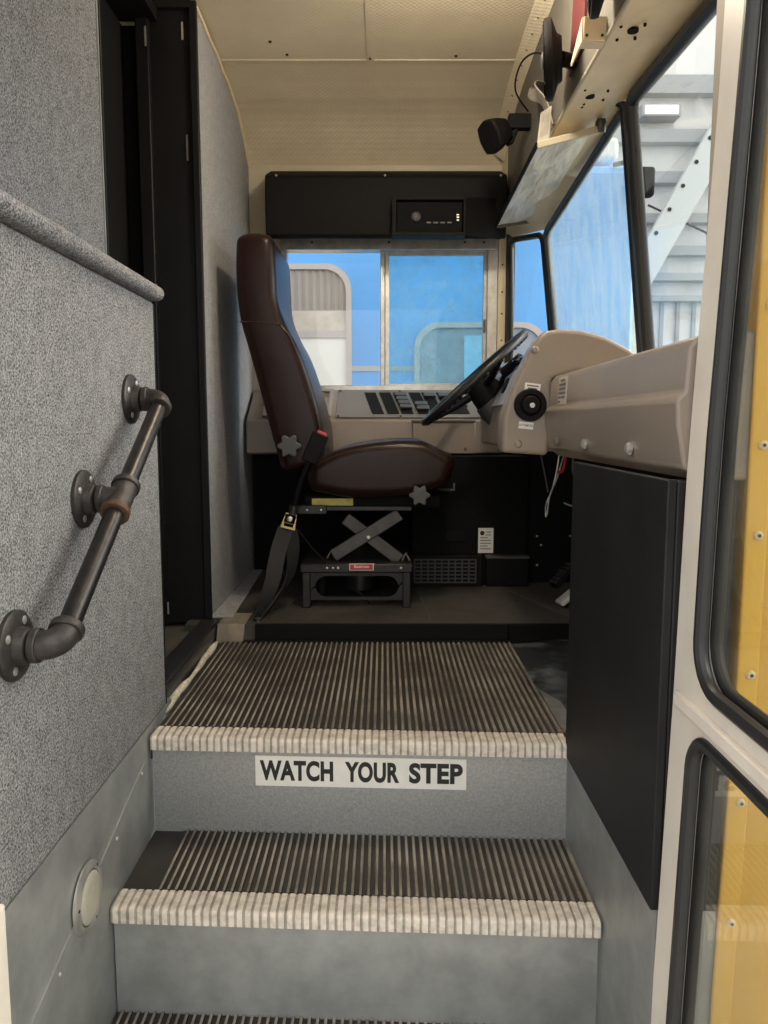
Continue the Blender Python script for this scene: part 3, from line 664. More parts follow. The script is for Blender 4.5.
cols = [(374, 0, []), (389, 0, []), (403, 1, [.155, .125, .095, .065]), (419, 1, [.085, .055]), (432, 1, [.15]), (447, 1, [.15]), (458, 1, [])]
for px, k, caps in cols:
    x = xc(px, 404); ph = plate(x-.021, x+.021, .035, L_-.035, .004, .006, .016).build('switch_strip', 'black_matte', t)
    for v_ in caps:
        ln = .016*(1-2*(v_-.035)/(L_-.07))
        q = MB(); q.prism([cpn(x-.023+ln, v_, .006), cpn(x+.023+ln, v_, .006), cpn(x+.023+ln, v_+.026, .006), cpn(x-.023+ln, v_+.026, .006)], nrm*.012+up*-.004); q.build('rocker_switch', 'grey_plastic', t, bevel=.003)
hx = xc(464, 408); MB().lathe([(.011, 0), (.011, .0015), (.0002, .0016)], cpn(hx, .09, .004), nrm, 16).build('plug_hole', 'black_matte', t)
for x in (-.37, -.02, .1, .32): screw(t, (x, 2.776, .52), (0, -1, 0), .005, 'fascia')
q = MB(); q.prism([cpn(-.34, .05, .012), cpn(-.222, .055, .012), cpn(-.226, .17, .014), cpn(-.33, .165, .014)], nrm*.002); tag(q.build('folded_paper', 'paper', None), 'pinkish folded paper in the tray behind the seat back', 'paper')

# ------------------------------------------------------------------ dashboard
t = thing('dashboard', (.5, 1.6, .53), 'taupe moulded bus dashboard under the windscreen', 'dashboard')
q = MB(); q.xz([(.385, .533), (.362, .548), (.352, .60), (.350, .630), (.3595, .640), (.3625, .692), (.372, .705), (.40, .711), (.668, .711), (.668, .533)], .9305, 1.695)
q.build('body', 'dash', t, bevel=.004)
endp = [(.258, .540), (.360, .533), (.372, .62), (.3640, .70), (.42, .715), (.60, .69), (.575, .735), (.53, .765), (.48, .790), (.43, .803), (.376, .806), (.350, .802), (.333, .786), (.316, .760), (.297, .72), (.279, .68), (.260, .62)]
q = MB(); q.xz(endp, 1.695, 1.765); pe = q.build('pod_end', 'dash', t, bevel=.010, seg=4)
q = MB(); q.xz([(.33, .54), (.33, .60), (.335, .655), (.382, .772), (.385, .792), (.43, .803), (.48, .79), (.53, .765), (.575, .735), (.62, .70), (.62, .54)], 1.765, 2.62)
q.build('pod', 'dash', t, bevel=.006, seg=3)
q = MB(); q.xz([(.34, .54), (.318, .70), (.335, .742), (.375, .778), (.43, .803), (.48, .79), (.53, .765), (.60, .70), (.60, .54)], 2.62, 2.66)
q.build('pod_end', 'dash', t, bevel=.008, seg=3)
gd = Vector((.047, 0, .117)).normalized(); gn = Vector((-gd.z, 0, gd.x)); g0 = Vector((.335, 0, .655))
q = MB(); q.prism([g0+gn*.001+Vector((0, 1.79, 0)), g0+gn*.001+Vector((0, 2.61, 0)), g0+gd*.118+gn*.001+Vector((0, 2.61, 0)), g0+gd*.118+gn*.001+Vector((0, 1.79, 0))], gn*.004); gp = q.build('gauge_panel', 'gauge', t)
for y, v_ in ((1.95, .03), (1.95, .09), (2.1, .06), (2.25, .06), (2.40, .03), (2.40, .09), (2.52, .055)):
    MB().lathe([(.024 if v_ == .06 else .014, 0), (.024 if v_ == .06 else .014, .005), (.012, .006), (.0002, .006)], g0+gd*v_+gn*.005+Vector((0, y, 0)), gn, 20).build('gauge', 'black_plastic', gp)
q = MB(); q.tube([(.372, 1.78, .776), (.366, 2.3, .778), (.345, 2.58, .764), (.322, 2.605, .735), (.310, 2.608, .70)], .006, 10); q.build('chrome_lip', 'chrome', t)
# knob with stickers on the pod end
kx, kz = at(530, 405, 1.695); kc = Vector((kx, 1.6945, kz))
MB().lathe([(.0355, 0), (.0355, .005), (.033, .008), (.024, .008), (.022, .003), (.020, .003), (.019, .014), (.017, .016), (.0002, .016)], kc, (0, -1, 0), 36).build('vent_knob', 'black_plastic', t)
MB().lathe([(.0055, 0), (.0055, .003), (.0025, .0032), (.0025, .0015), (.0002, .0015)], kc+Vector((.002, -.016, -.001)), (0, -1, 0), 16).build('knob_centre', 'alu', t)
def sticker(name, px, py, w, h, rot, lines, m='white', ink='ink_grey'):
    x, z = at(px, py, 1.695); cc = Vector((x, 1.6944, z)); r_ = Vector((math.cos(rot), 0, math.sin(rot))); u_ = Vector((-math.sin(rot), 0, math.cos(rot)))
    q = MB(); q.obox(cc, r_*w/2, (0, .0005, 0), u_*h/2); so = q.build(name, m, t)
    return so, cc, r_, u_
so, cc, r_, u_ = sticker('sticker', 532.5, 387.5, .034, .018, -.12, 2)
for k, wd in ((.0035, .026), (-.0025, .020)):
    q = MB(); q.obox(cc+u_*k+Vector((0, -.0007, 0)), r_*wd/2, (0, .0002, 0), u_*.0016); q.build('printed_line', 'ink_grey', so)
so, cc, r_, u_ = sticker('sticker', 526, 425.5, .032, .015, -.10, 1)
text('lettering', 'AUTOMATIC', .0072, cc+Vector((0, -.0008, 0)), r_, u_, 'ink_grey', so, .0001, sx=.72)
for px, py in ((535, 350), (518, 444)):
    x, z = at(px, py, 1.695); screw(t, (x, 1.6955, z), (0, -1, 0), .0085, 'dash', 'plug')
for px in (628, 583, 556):
    d = .352*F/(px-384); Y = d/cp+ (-.035)*0
    MB().lathe([(.0095, -.003), (.0095, .002), (.006, .005), (.0002, .0055)], (.3545, Y, .566), (-1, 0, .12), 16).build('snap_stud', 'alu' if px > 560 else 'fascia', t)
ys0, ys1 = 1.535, 1.605
q = MB(); q.prism([(.3590, ys0, .641), (.3590, ys1, .641), (.3625, ys1, .697), (.3625, ys0, .697)], (-.0012, 0, 0)); lb = q.build('sticker', 'board', t); lb['label'] = 'pale printed notice sticker'
for k, (f0, f1) in enumerate(((.25, .75), (.1, .9), (.1, .85), (.1, .9), (.1, .9), (.1, .35))):
    z = .690-k*.0085; ya, yb = ys1-(ys1-ys0)*f0, ys1-(ys1-ys0)*f1
    q = MB(); q.box(.3568+(z-.641)*.06, .3576+(z-.641)*.06, yb, ya, z-.0024, z+.0016); q.build('printed_line', 'ink_grey', lb)
# lower panel under the steering column, left of the pod
t = thing('lower_dash_panel', (.21, 2.76, .497), 'taupe boxed panel with a lip under the steering wheel', 'panel')
q = MB(); q.box(.102, .325, 2.750, 2.774, .497, .610); q.build('panel_face', 'dash', t, bevel=.004)
q = MB(); q.box(.097, .325, 2.744, 2.774, .610, .6175); q.build('panel_lip', 'fascia', t, bevel=.002)
screw(t, (.29, 2.75, .515), (0, -1, 0), .006, 'fascia')

# ------------------------------------------------------------------ steering wheel
e_up = Vector((.744, 0, .668)); nn = Vector((-.668, 0, .744)).normalized(); e_y = Vector((0, 1, 0))
wx, wz = at(473.5, 378, 2.44); wc_ = Vector((wx, 2.44, wz))
t = thing('steering_wheel', wc_-nn*.20, 'black steering wheel on its column in front of the seat', 'steering wheel')
R = .207; N = 56
q = MB(); q.tube([wc_+R*(math.cos(2*PI*k/N)*e_up+math.sin(2*PI*k/N)*e_y) for k in range(N)], .0105, 14, True)
q.cur = 0
q.build('rim', 'rubber', t)
g = MB()
for k in range(N):
    a = 2*PI*k/N; p = wc_+(R-.003)*(math.cos(a)*e_up+math.sin(a)*e_y)-nn*.0105; tn = -math.sin(a)*e_up+math.cos(a)*e_y
    g.tube([p-tn*.005, p+tn*.005], .005, 8)
g.build('finger_grips', 'black_plastic', t)
for a in (.35, PI-.35, 1.5*PI):
    d = math.sin(a)*e_up+math.cos(a)*e_y
    if a > 4: d = -e_up
    q = MB(); q.tube([wc_+d*.03-nn*.04, wc_+d*.10-nn*.03, wc_+d*(R-.004)-nn*.004], [.014, .011, .009], 10); q.build('spoke', 'black_plastic', t)
MB().lathe([(.032, .0), (.045, -.012), (.052, -.045), (.056, -.075), (.0002, -.076)], wc_-nn*.01, nn, 28).build('hub', 'black_plastic', t)
MB().lathe([(.060, -.084), (.064, -.115), (.060, -.15), (.05, -.175), (.0002, -.176)], wc_, nn, 28).build('column_shroud', 'grey_plastic', t)
MB().lathe([(.046, -.176), (.042, -.235), (.0002, -.236)], wc_, nn, 24).build('column', 'black_matte', t)
q = MB(); a = wc_-nn*.10; b_ = pt(506, 371, 2.25); c_ = pt(521, 357, 2.2)
q.tube([a, b_*.6+a*.4+Vector((0, 0, .0)), b_], .007, 10); q.build('signal_lever', 'black_plastic', t)
q = MB(); q.tube([b_-(c_-b_)*.15, c_], [.015, .013], 14); lv = q.build('lever_grip', 'black_plastic', t, bevel=.002)

# ------------------------------------------------------------------ driver seat
SY0, SY1 = 2.285, 2.742
t = thing('driver_seat', (-.09, 2.52, .042), 'brown vinyl bus driver seat on a black scissor suspension', 'seat')
def outline(pts, Y): return [at(px, py, Y) for px, py in pts]
def cushion(name, poly, y0, y1, r, m='leather', crown=.0, parent=t, seg=5):
    """upholstered block: outline in XZ shrunk towards both sides so that its edges roll over"""
    cx = sum(p[0] for p in poly)/len(poly); cz = sum(p[1] for p in poly)/len(poly); n = len(poly)
    def inset(d):
        out = []
        for i in range(n):
            p0, p1, p2 = Vector(poly[i-1]), Vector(poly[i]), Vector(poly[(i+1) % n])
            a = (p1-p0).normalized(); b = (p2-p1).normalized(); na = Vector((-a.y, a.x)); nb = Vector((-b.y, b.x))
            m_ = (na+nb); m_ = m_.normalized() if m_.length > 1e-6 else na
            if m_.dot(Vector((cx, cz))-p1) < 0 and False: m_ = -m_
            k = min(1.6, 1/max(.35, m_.dot(na)))
            out.append(p1+m_*d*k*sgn)
        return out
    area = sum(poly[i-1][0]*poly[i][1]-poly[i][0]*poly[i-1][1] for i in range(n)); sgn = 1 if area > 0 else -1
    rings = []
    for k in range(seg+1):
        th = PI/2*k/seg; d = r*(1-math.sin(th)); y = y0+r*(1-math.cos(th)); rings.append([Vector((p.x, y, p.y)) for p in inset(d)])
    for k in range(1, 5):
        y = y0+r+(y1-y0-2*r)*k/5; c2 = crown*math.sin(PI*k/5); rings.append([Vector((p.x, y, p.y)) for p in inset(-c2)])
    for k in range(seg, -1, -1):
        th = PI/2*k/seg; d = r*(1-math.sin(th)); y = y1-r*(1-math.cos(th)); rings.append([Vector((p.x, y, p.y)) for p in inset(d)])
    q = MB(); q.loft(rings); return q.build(name, m, parent, smooth=60)
def dense(pts, n=3):
    out = []; k = len(pts)
    for i in range(k):
        p0, p1, p2, p3 = (Vector(pts[(i+j-1) % k]) for j in range(4))
        for s in range(n):
            u = s/n; out.append(tuple(.5*((2*p1)+(p2-p0)*u+(2*p0-5*p1+4*p2-p3)*u*u+(3*p1-p0-3*p2+p3)*u**3)))
    return out
def sec(p, q_, y0, y1, r, n=6):
    """one rounded cross-section between two edge points, spanning the seat's width"""
    p, q_ = Vector((p[0], 0, p[1])), Vector((q_[0], 0, q_[1])); w = (q_-p).length; d = (q_-p)/w; r = min(r, w*.49)
    return rrect(0, w, y0, y1, r, lambda a, b: p+d*a+Vector((0, b, 0)), n)
def upholster(name, pairs, y0, y1, r, er, taper=None):
    """pairs of edge points along the length; both ends are rolled over"""
    k = len(pairs); fine = []
    for i in range(k-1):
        for s in range(4):
            u = s/4; out = []
            for e in (0, 1):
                p0, p1, p2, p3 = (Vector(pairs[min(max(i+j, 0), k-1)][e]) for j in (-1, 0, 1, 2))
                out.append(.5*((2*p1)+(p2-p0)*u+(2*p0-5*p1+4*p2-p3)*u*u+(3*p1-p0-3*p2+p3)*u**3))
            fine.append(out)
    fine.append([Vector(pairs[-1][0]), Vector(pairs[-1][1])])
    rings = []
    def end(pr, nx):
        m = (pr[0]+pr[1])/2; dr = (m-(nx[0]+nx[1])/2); dr = dr.normalized(); L = []
        for j in range(1, 7):
            t_ = PI/2*j/6; sh = er*(1-math.cos(t_)); off = dr*er*(math.sin(t_)-1)
            w = (pr[1]-pr[0]); wl = w.length; d_ = w/wl; sh2 = min(sh, wl*.45)
            L.append(((pr[0]+d_*sh2+dr*er*math.sin(t_), pr[1]-d_*sh2+dr*er*math.sin(t_)), sh))
        return L
    a_ = end(fine[0], fine[1])[::-1]; z_ = end(fine[-1], fine[-2])
    allp = a_+[((f[0], f[1]), 0) for f in fine]+z_
    for pr, sh in allp: rings.append(sec(pr[0], pr[1], y0+sh, y1-sh, r))
    q = MB(); q.loft(rings); return q.build(name, 'leather', t, smooth=60)
def prs(L, Y): return [(at(a, b, Y), at(c, d, Y)) for a, b, c, d in L]
Yq = SY0+.02
bb = upholster('backrest', prs([(279, 464, 325, 455), (269, 428, 323, 428), (259, 390, 314, 393), (248, 350, 300, 352), (240, 322, 286, 325), (236, 295, 277, 300), (234.5, 266, 275, 270), (235, 242, 273, 242)], Yq), SY0+.015, SY1-.015, .032, .030)
sb = upholster('seat_cushion', prs([(318, 493, 318, 459), (345, 498, 345, 447.5), (375, 499, 375, 442), (402, 498, 402, 440), (422, 495, 425, 442), (438, 488, 446, 452)], SY0), SY0, SY1, .036, .034)
# seams
def seam(parent, poly, y, off, r=.0022, name='seam'):
    q = MB(); q.tube([Vector((x, y, z)) for x, z in poly], r, 6); return q.build(name, 'piping', parent)
seam(bb, outline([(240, 322), (262, 322), (281, 325)], Yq), SY0+.0165, 0)
seam(bb, outline([(281, 326), (290, 336), (300, 360), (311.5, 393), (319, 425), (321, 450)], Yq), SY0+.0185, 0)
seam(sb, outline([(320, 463), (345, 452), (375, 447), (402, 445), (424, 447), (438, 455)], SY0), SY0+.0085, 0)
# star knobs
def star_knob(c0, r, name, parent, rot=0):
    n = 48; q = MB(); pts = []
    for k in range(n):
        a = 2*PI*k/n+rot; rr = r*(.84+.16*math.cos(6*a)); pts.append(Vector((c0.x+rr*math.cos(a), c0.y, c0.z+rr*math.sin(a))))
    q.prism(pts, (0, -.016, 0)); o = q.build(name, 'grey_plastic', parent, bevel=.003)
    MB().tube([c0+Vector((0, 0, 0)), c0+Vector((0, .03, 0))], .008, 12).build('shaft', 'black_plastic', o)
star_knob(pt(289.5, 446, 2.28), .036, 'recliner_knob', t, .4); star_knob(pt(419.5, 495, 2.27), .032, 'cushion_knob', t, .2)
# suspension
def P(px, py, Y): return pt(px, py, Y)
yb0, yb1 = 2.325, 2.715
xa, za = at(303, 608, yb0); xb, zb_ = at(410.5, 563, yb0); za = .0425
q = MB(); rail = .012
fx = lambda a, b: (a, yb0, b)
outer = rrect(xa, xb, za+.022, zb_-.028, .004, fx, 6); inner = rrect(xa+.038, xb-.036, za+.032, zb_-.040, .036, fx, 6)
q.ring(outer, inner, (0, .006, 0)); q.build('side_plate', 'steel_dark', t)
q = MB(); q.ring([(x, yb1, z) for x, _, z in outer], [(x, yb1, z) for x, _, z in inner], (0, -.006, 0)); q.build('side_plate', 'steel_dark', t)
for yy in (yb0-.014, yb1-.010):
    for x in (xa, xb-.024): q = MB(); q.box(x, x+.024, yy, yy+.024, za, zb_-.026); q.build('base_foot', 'steel_dark', t, bevel=.003)
q = MB(); q.box(xa-.006, xb+.006, yb0-.018, yb1+.014, zb_-.028, zb_); q.build('base_tray', 'steel_dark', t, bevel=.004)
for px in (327, 333, 338, 401): p = P(px, 568, yb0-.018); screw(t, p, (0, -1, 0), .004, 'alu', 'bolt')
p = P(361.5, 567, yb0-.019)
q = MB(); q.obox(p, (.037, 0, 0), (0, .0008, 0), (0, 0, .0105)); bd = q.build('badge', 'white', t); bd['label'] = 'red and white maker badge'
q = MB(); q.obox(p-Vector((0, .001, 0)), (.0345, 0, 0), (0, .0006, 0), (0, 0, .0085)); q.build('badge_field', 'red', bd)
text('lettering', 'Bostrom', .0125, p+Vector((0, -.002, .0015)), (1, 0, 0), (0, 0, 1), 'white', bd, .0002, sx=1.0)
def arm(a, b, y, w, th, m):
    d = (b-a).normalized(); n = Vector((-d.z, 0, d.x))
    q = MB(); q.obox((a+b)/2, (b-a)/2, (0, th/2, 0), n*w/2); return q.build('scissor_arm', m, t, bevel=.003)
for yy in (2.35, 2.66):
    arm(Vector((at(333, 556, yy)[0], yy, at(333, 556, yy)[1])), Vector((at(400, 514, yy)[0], yy, at(400, 514, yy)[1])), yy, .040, .006, 'steel_arm')
    y2 = yy+.012
    arm(Vector((at(345, 518, y2)[0], y2, at(345, 518, y2)[1])), Vector((at(400, 560, y2)[0], y2, at(400, 560, y2)[1])), y2, .040, .006, 'steel_arm')
screw(t, pt(368.5, 537.5, 2.346), (0, -1, 0), .007, 'alu', 'pivot_bolt')
u0 = at(300, 512, 2.33); u1 = at(412, 500, 2.33)
q = MB(); q.box(u0[0], u1[0], 2.325, 2.72, at(300, 511, 2.33)[1], at(300, 506, 2.33)[1]); q.build('upper_frame', 'steel_dark', t, bevel=.003)
q = MB(); q.box(at(297, 505, 2.33)[0], at(327, 505, 2.33)[0], 2.318, 2.328, at(300, 514, 2.33)[1], at(300, 505, 2.33)[1]); q.build('belt_lug', 'steel_dark', t, bevel=.003)
for px in (307, 321): screw(t, pt(px, 510, 2.317), (0, -1, 0), .0035, 'alu', 'bolt')
q = MB(); q.box(at(305, 500, 2.36)[0], at(440, 500, 2.36)[0], 2.34, 2.72, at(300, 507, 2.36)[1], at(300, 495, 2.36)[1]); q.build('seat_pan', 'black_matte', t, bevel=.004)
q = MB(); a = pt(312, 505.5, 2.338); d = pt(353, 498.5, 2.338); q.box(a.x, d.x, 2.337, 2.3395, a.z, d.z); yl = q.build('warning_label', 'yellow_label', t)
q = MB(); q.tube([(-.08, 2.53, .06), (-.08, 2.53, .17)], .05, 20); q.build('air_bag', 'rubber', t)
q = MB(); q.tube([(-.20, 2.42, .15), (-.20, 2.42, .05)], .02, 14); q.build('damper', 'black_plastic', t)
for px, py in ((331, 555), (406, 557)):
    p = pt(px, py, 2.37); q = MB(); q.tube([p-Vector((.012, 0, .01)), p+Vector((0, 0, .012)), p+Vector((.012, 0, -.012))], .0035, 8); q.build('spring_hook', 'alu', t)
q = MB(); q.tube([pt(298, 530, 2.31), pt(312, 548, 2.31), pt(326, 562, 2.31)], .003, 8); q.build('cable', 'black_plastic', t)
q = MB(); q.tube([pt(352, 588, 2.40), pt(362, 594, 2.38), pt(370, 604, 2.36)], .0035, 8); q.build('air_hose', 'rubber', t)
p = pt(454, 490, 2.34); q = MB(); q.tube([p+Vector((-.05, .03, .0)), p+Vector((-.01, 0, 0)), p, p+Vector((0, 0, .02))], .004, 8); q.build('release_lever', 'steel_arm', t)

# seat belt
t = thing('seat_belt', pt(262, 628, 2.20), 'black seat belt buckle and strap hanging at the near side of the seat', 'seat belt')
bc, bd_ = pt(321, 434, 2.235), pt(309, 462, 2.235); d = (bc-bd_).normalized(); n = Vector((-d.z, 0, d.x))
q = MB(); q.obox((bc+bd_)/2, d*.045, (0, .011, 0), n*.024); q.build('buckle', 'black_plastic', t, bevel=.004)
q = MB(); q.obox(bc+d*.003+n*-.003, d*.005, (0, .008, 0), n*.015); q.build('release_button', 'red', t, bevel=.001)
q = MB(); q.tube(curve([bd_, pt(303, 475, 2.24), pt(298, 490, 2.25), pt(294, 508, 2.26)]), .0065, 10); q.build('stalk', 'black_plastic', t)
q = MB(); q.tube([pt(294, 506, 2.262), pt(292.5, 515, 2.262)], .013, 12); q.build('stalk_sleeve', 'rubber', t)
p = pt(289.5, 521, 2.255); q = MB()
r_ = Vector((.30, 0, -.95)); r_.normalize(); n2 = Vector((.95, 0, .30))
r_ = Vector((-.25, 0, -.97)).normalized(); n2 = Vector((.97, 0, -.25))
q.ring([p+r_*.024+n2*.022, p+r_*.024-n2*.022, p-r_*.022-n2*.016, p-r_*.022+n2*.016], [p+r_*.018+n2*.014, p+r_*.018-n2*.014, p+r_*.008-n2*.014, p+r_*.008+n2*.014], (0, .004, 0))
q.obox(p-r_*.006+Vector((0, .002, 0)), n2*.016, (0, .002, 0), r_*.013)
q.build('anchor_plate', 'brass', t)
screw(t, p-r_*.006-Vector((0, .001, 0)), (0, -1, 0), .009, 'alu', 'bolt')
path = curve([pt(286, 528, 2.262), pt(280, 545, 2.25), pt(276, 562, 2.235), pt(272, 582, 2.215), pt(264, 604, 2.19), pt(256, 622, 2.17), pt(253, 630, 2.165)])
tw = [.15+1.35*min(1, max(0, (k-12)/22)) for k in range(len(path))]
q = MB(); q.ribbon(path, [Vector((math.cos(a), math.sin(a), -.1)) for a in tw], .046, .0012); q.build('strap', 'web', t, smooth=60)
path = curve([pt(290, 531, 2.272), pt(293, 550, 2.28), pt(290, 575, 2.265), pt(278, 597, 2.23), pt(264, 616, 2.185), pt(257, 630, 2.168)])
tw = [.4+1.0*min(1, k/16) for k in range(len(path))]
q = MB(); q.ribbon(path, [Vector((math.cos(a), math.sin(a), 0)) for a in tw], .046, .0012); q.build('strap', 'web', t, smooth=60)
MB().lathe([(.010, -.003), (.010, .004), (.006, .006), (.0002, .006)], (-.36, 2.155, .047), (0, 0, 1), 14).build('floor_bolt', 'steel_arm', t)

# ------------------------------------------------------------------ heater, boxes, pedals, wires under the dash
Yh = 2.63
x0, z0 = at(411, 587, Yh); x1, z1 = at(483, 557, Yh)
t = thing('heater', ((x0+x1)/2, Yh+.01, .042), 'black floor heater box with a slotted grille under the console', 'heater')
q = MB(); q.box(x0, x1, Yh+.004, 2.664, .0425, z1+.006); q.build('case', 'black_plastic', t, bevel=.004)
q = MB(); nx, nz = 9, 6
for i in range(nx+1): xx = x0+.012+(x1-x0-.036)*i/nx; q.box(xx-.0022, xx+.0022, Yh-.001, Yh+.0045, z0+.016, z1-.010)
for k in range(nz+1): zz = z0+.016+(z1-z0-.026)*k/nz; q.box(x0+.010, x1-.022, Yh-.001, Yh+.0045, zz-.002, zz+.002)
q.build('grille', 'grey_plastic', t)
x0, x1 = at(486, 570, Yh)[0], at(529, 570, Yh)[0]
t = thing('control_box', ((x0+x1)/2, Yh+.01, .042), 'plain black box on the floor right of the heater', 'box')
q = MB(); q.box(x0, x1, Yh, 2.664, .0425, .145); q.build('case', 'black_plastic', t, bevel=.005)
q = MB(); q.box(x0-.002, x1+.002, Yh-.002, 2.664, .139, .149); q.build('lid', 'grey_plastic', t, bevel=.003)
a, d = pt(478, 553, 2.663), pt(493.5, 528, 2.663)
t = thing('data_label', ((a.x+d.x)/2, 2.663, a.z), 'small white printed label on the black lower wall', 'label')
q = MB(); q.box(a.x, d.x, 2.663, 2.6648, a.z, d.z); q.build('sticker', 'white', t)
MB().lathe([(.008, 0), (.008, .0006), (.0002, .0007)], (a.x+.014, 2.663, d.z-.018), (0, -1, 0), 18).build('printed_logo', 'ink', t)
for k in range(7): q = MB(); q.box(a.x+(.026 if k < 2 else .007), d.x-.008-(.012 if k % 3 == 2 else 0), 2.6622, 2.6631, d.z-.016-.0098*k, d.z-.013-.0098*k); q.build('printed_line', 'ink_grey', t)
def pedal(name, px, py, Y, w, h, ang, m, label, tread):
    p = pt(px, py, Y); t = thing(name, p-Vector((0, 0, .03)), label, 'pedal')
    d = Vector((math.cos(ang), .15, math.sin(ang))).normalized(); n = Vector((-d.z, 0, d.x)).normalized(); s = d.cross(n).normalized()
    q = MB(); q.obox(p, d*h/2, s*w/2, n*.008); pd = q.build('pad', m, t, bevel=.006, seg=3)
    if tread:
        for k in range(6): q = MB(); q.obox(p+d*h*(-.36+.145*k)+n*.010, d*.005, s*w*.42, n*.003); q.build('tread_bar', tread, pd)
    q = MB(); q.tube([p-n*.006, p-n*.02+d*.06, p-n*.01+d*.16], .008, 10); q.build('pedal_arm', 'black_matte', t)
pedal('brake_pedal', 563, 575, 2.45, .075, .10, .85, 'black_plastic', 'black ribbed pedal on the footwell floor', 'steel_arm')
pedal('accelerator_pedal', 571, 594, 2.35, .06, .10, .65, 'white', 'white pedal nearest the black panel edge', None)
t = thing('wiring', (.42, 2.0, .54), 'loose wires dangling below the dashboard', 'wires')
def wire(pts, m, r=.0022): q = MB(); q.tube(curve([pt(*p) for p in pts]), r, 6); q.build('wire', m, t, smooth=60)
wire([(566, 448, 2.0), (557, 478, 2.0), (550, 495, 2.0), (547, 515, 2.0)], 'gauge'); wire([(560, 448, 2.02), (557, 470, 2.02), (552, 490, 2.02), (546, 505, 2.02), (546, 517, 2.02)], 'alu')
wire([(539, 446, 2.1), (545, 475, 2.1), (548, 492, 2.1)], 'grey_plastic'); wire([(564, 503, 2.05), (572, 506, 2.0), (585, 507, 1.95)], 'gauge')
wire([(567, 448, 2.0), (563, 470, 2.0), (557, 472, 2.0)], 'red', .004); wire([(574, 448, 1.95), (573, 472, 1.95), (579, 478, 1.95)], 'fascia', .003)

# ------------------------------------------------------------------ folding door leaf, open towards the camera
DX = .362; dt = thing('door_2', (DX+.015, .93, GZ+.1), 'white glazed entrance door leaf standing open', None, None, 'structure')
DZ0, DZ1, RZ = GZ+.12, 1.36, .268
Ya, Yb = .928, .38
def dm(y, z): return (DX+.004, y, z)
q = MB(); pts = []
def along(p, n=8):
    out = []
    for i in range(len(p)):
        a, b = p[i], p[(i+1) % len(p)]
        k = n if (b-a).length > .15 else 1
        out += [a.lerp(b, j/k) for j in range(k)]
    return out
def leafring(z0, z1, oz0, oz1, r):
    o = rrect(Yb, Ya, oz0, oz1, .002, lambda a, b: (DX, a, b), 6); i = rrect(Yb+.03, Ya-.067, z0, z1, r, lambda a, b: (DX, a, b), 6)
    return along(o), along(i)
up_o, up_i = leafring(RZ+.035, DZ1-.05, RZ, DZ1, .055); lo_o, lo_i = leafring(DZ0+.06, RZ-.024, DZ0, RZ, .04)
for o_ in (up_o, up_i, lo_o, lo_i):
    for p in o_: p.x = lean(p.x, p.z)
q.ring(up_o, up_i, (.028, 0, 0)); q.ring(lo_o, lo_i, (.028, 0, 0)); q.build('frame', 'doorwhite', dt, bevel=.002)
q = MB(); q.box(DX-.010, DX+.006, Yb, Ya-.02, RZ-.006, RZ+.010); q.build('rail_lip', 'doorwhite', dt, bevel=.002)
for pts_, nm in ((up_i, 'upper'), (lo_i, 'lower')):
    g = MB(); g.tube([p+Vector((.002, 0, 0)) for p in pts_], .0085, 10, True); gk = g.build('gasket', 'rubber', dt)
    cy = sum(p.y for p in pts_)/len(pts_); cz = sum(p.z for p in pts_)/len(pts_)
    g = MB(); g.tube([Vector((p.x+.018, p.y+(-.004 if p.y > cy else .004), p.z+(-.004 if p.z > cz else .004))) for p in pts_], .007, 10, True); g.build('gasket', 'black_panel', dt)
    g = MB(); y0_, y1_ = min(p.y for p in pts_), max(p.y for p in pts_); z0_, z1_ = min(p.z for p in pts_), max(p.z for p in pts_)
    zz_ = [z0_+(z1_-z0_)*k/10 for k in range(11)]; rr_ = .05
    def inn(z): q_ = min(z-z0_, z1_-z); return 0 if q_ >= rr_ else rr_-math.sqrt(max(0, rr_*rr_-(rr_-q_)**2))
    g.loft([[Vector((lean(DX, z)+o_, y, z)) for o_, y in ((.012, y0_+inn(z)), (.012, y1_-inn(z)), (.016, y1_-inn(z)), (.016, y0_+inn(z)))] for z in sorted(zz_+[z0_+.006, z0_+.02, z1_-.006, z1_-.02])]); g.build('glass_pane', 'door_glass', dt)

# ------------------------------------------------------------------ outside: blue bus, shed, ground
g = MB(); g.box(-30, 40, -30, 30, GZ-.1, GZ); tag(g.build('ground', 'ground', None), 'concrete yard', None, None, 'structure')
BY = 4.10
t = thing('blue_bus', (-1.5, BY+1.2, GZ), 'bright blue bus parked beyond the side window', 'bus')
zr = at(630, 163, BY)[1]
q = MB(); q.yz([(BY, GZ+.35), (BY, zr-.05), (BY+.04, zr), (BY+.4, zr+.05), (BY+2.0, zr+.05), (BY+2.36, zr), (BY+2.4, zr-.05), (BY+2.4, GZ+.35)], -6.5, at(636, 250, BY)[0])
q.build('body', 'blue', t, bevel=.02)
q = MB(); q.box(-6.3, at(634, 250, BY)[0]-.06, BY+.10, BY+2.3, zr+.045, zr+.17); q.build('roof', 'white_sheet', t, bevel=.03)
def bus_window(px0, py_top, zb, px1, nm, fillers):
    a = at(px0, 300, BY)[0]; b = at(px1, 300, BY)[0]; zt_ = at((px0+px1)/2, py_top, BY)[1]
    fn = lambda x, z: (x, BY-.022, z)
    o = rrect(a-.028, b+.028, zb-.028, zt_+.028, .13, fn, 8); i = rrect(a, b, zb, zt_, .11, fn, 8)
    q = MB(); q.ring(o, i, (0, .0215, 0)); fr = q.build('window_rim', 'wframe', t)
    return a, b, zt_, fr
a, b, zt_, fr = bus_window(230, 270, .45, 346, 'left', None)
z = lambda py: at(320, py, BY)[1]
q = MB(); n = 16; ptsx = []
for k in range(2*n+1): ptsx.append((a+(b-a)*k/(2*n), BY-.006-(.008 if k % 2 else 0)))
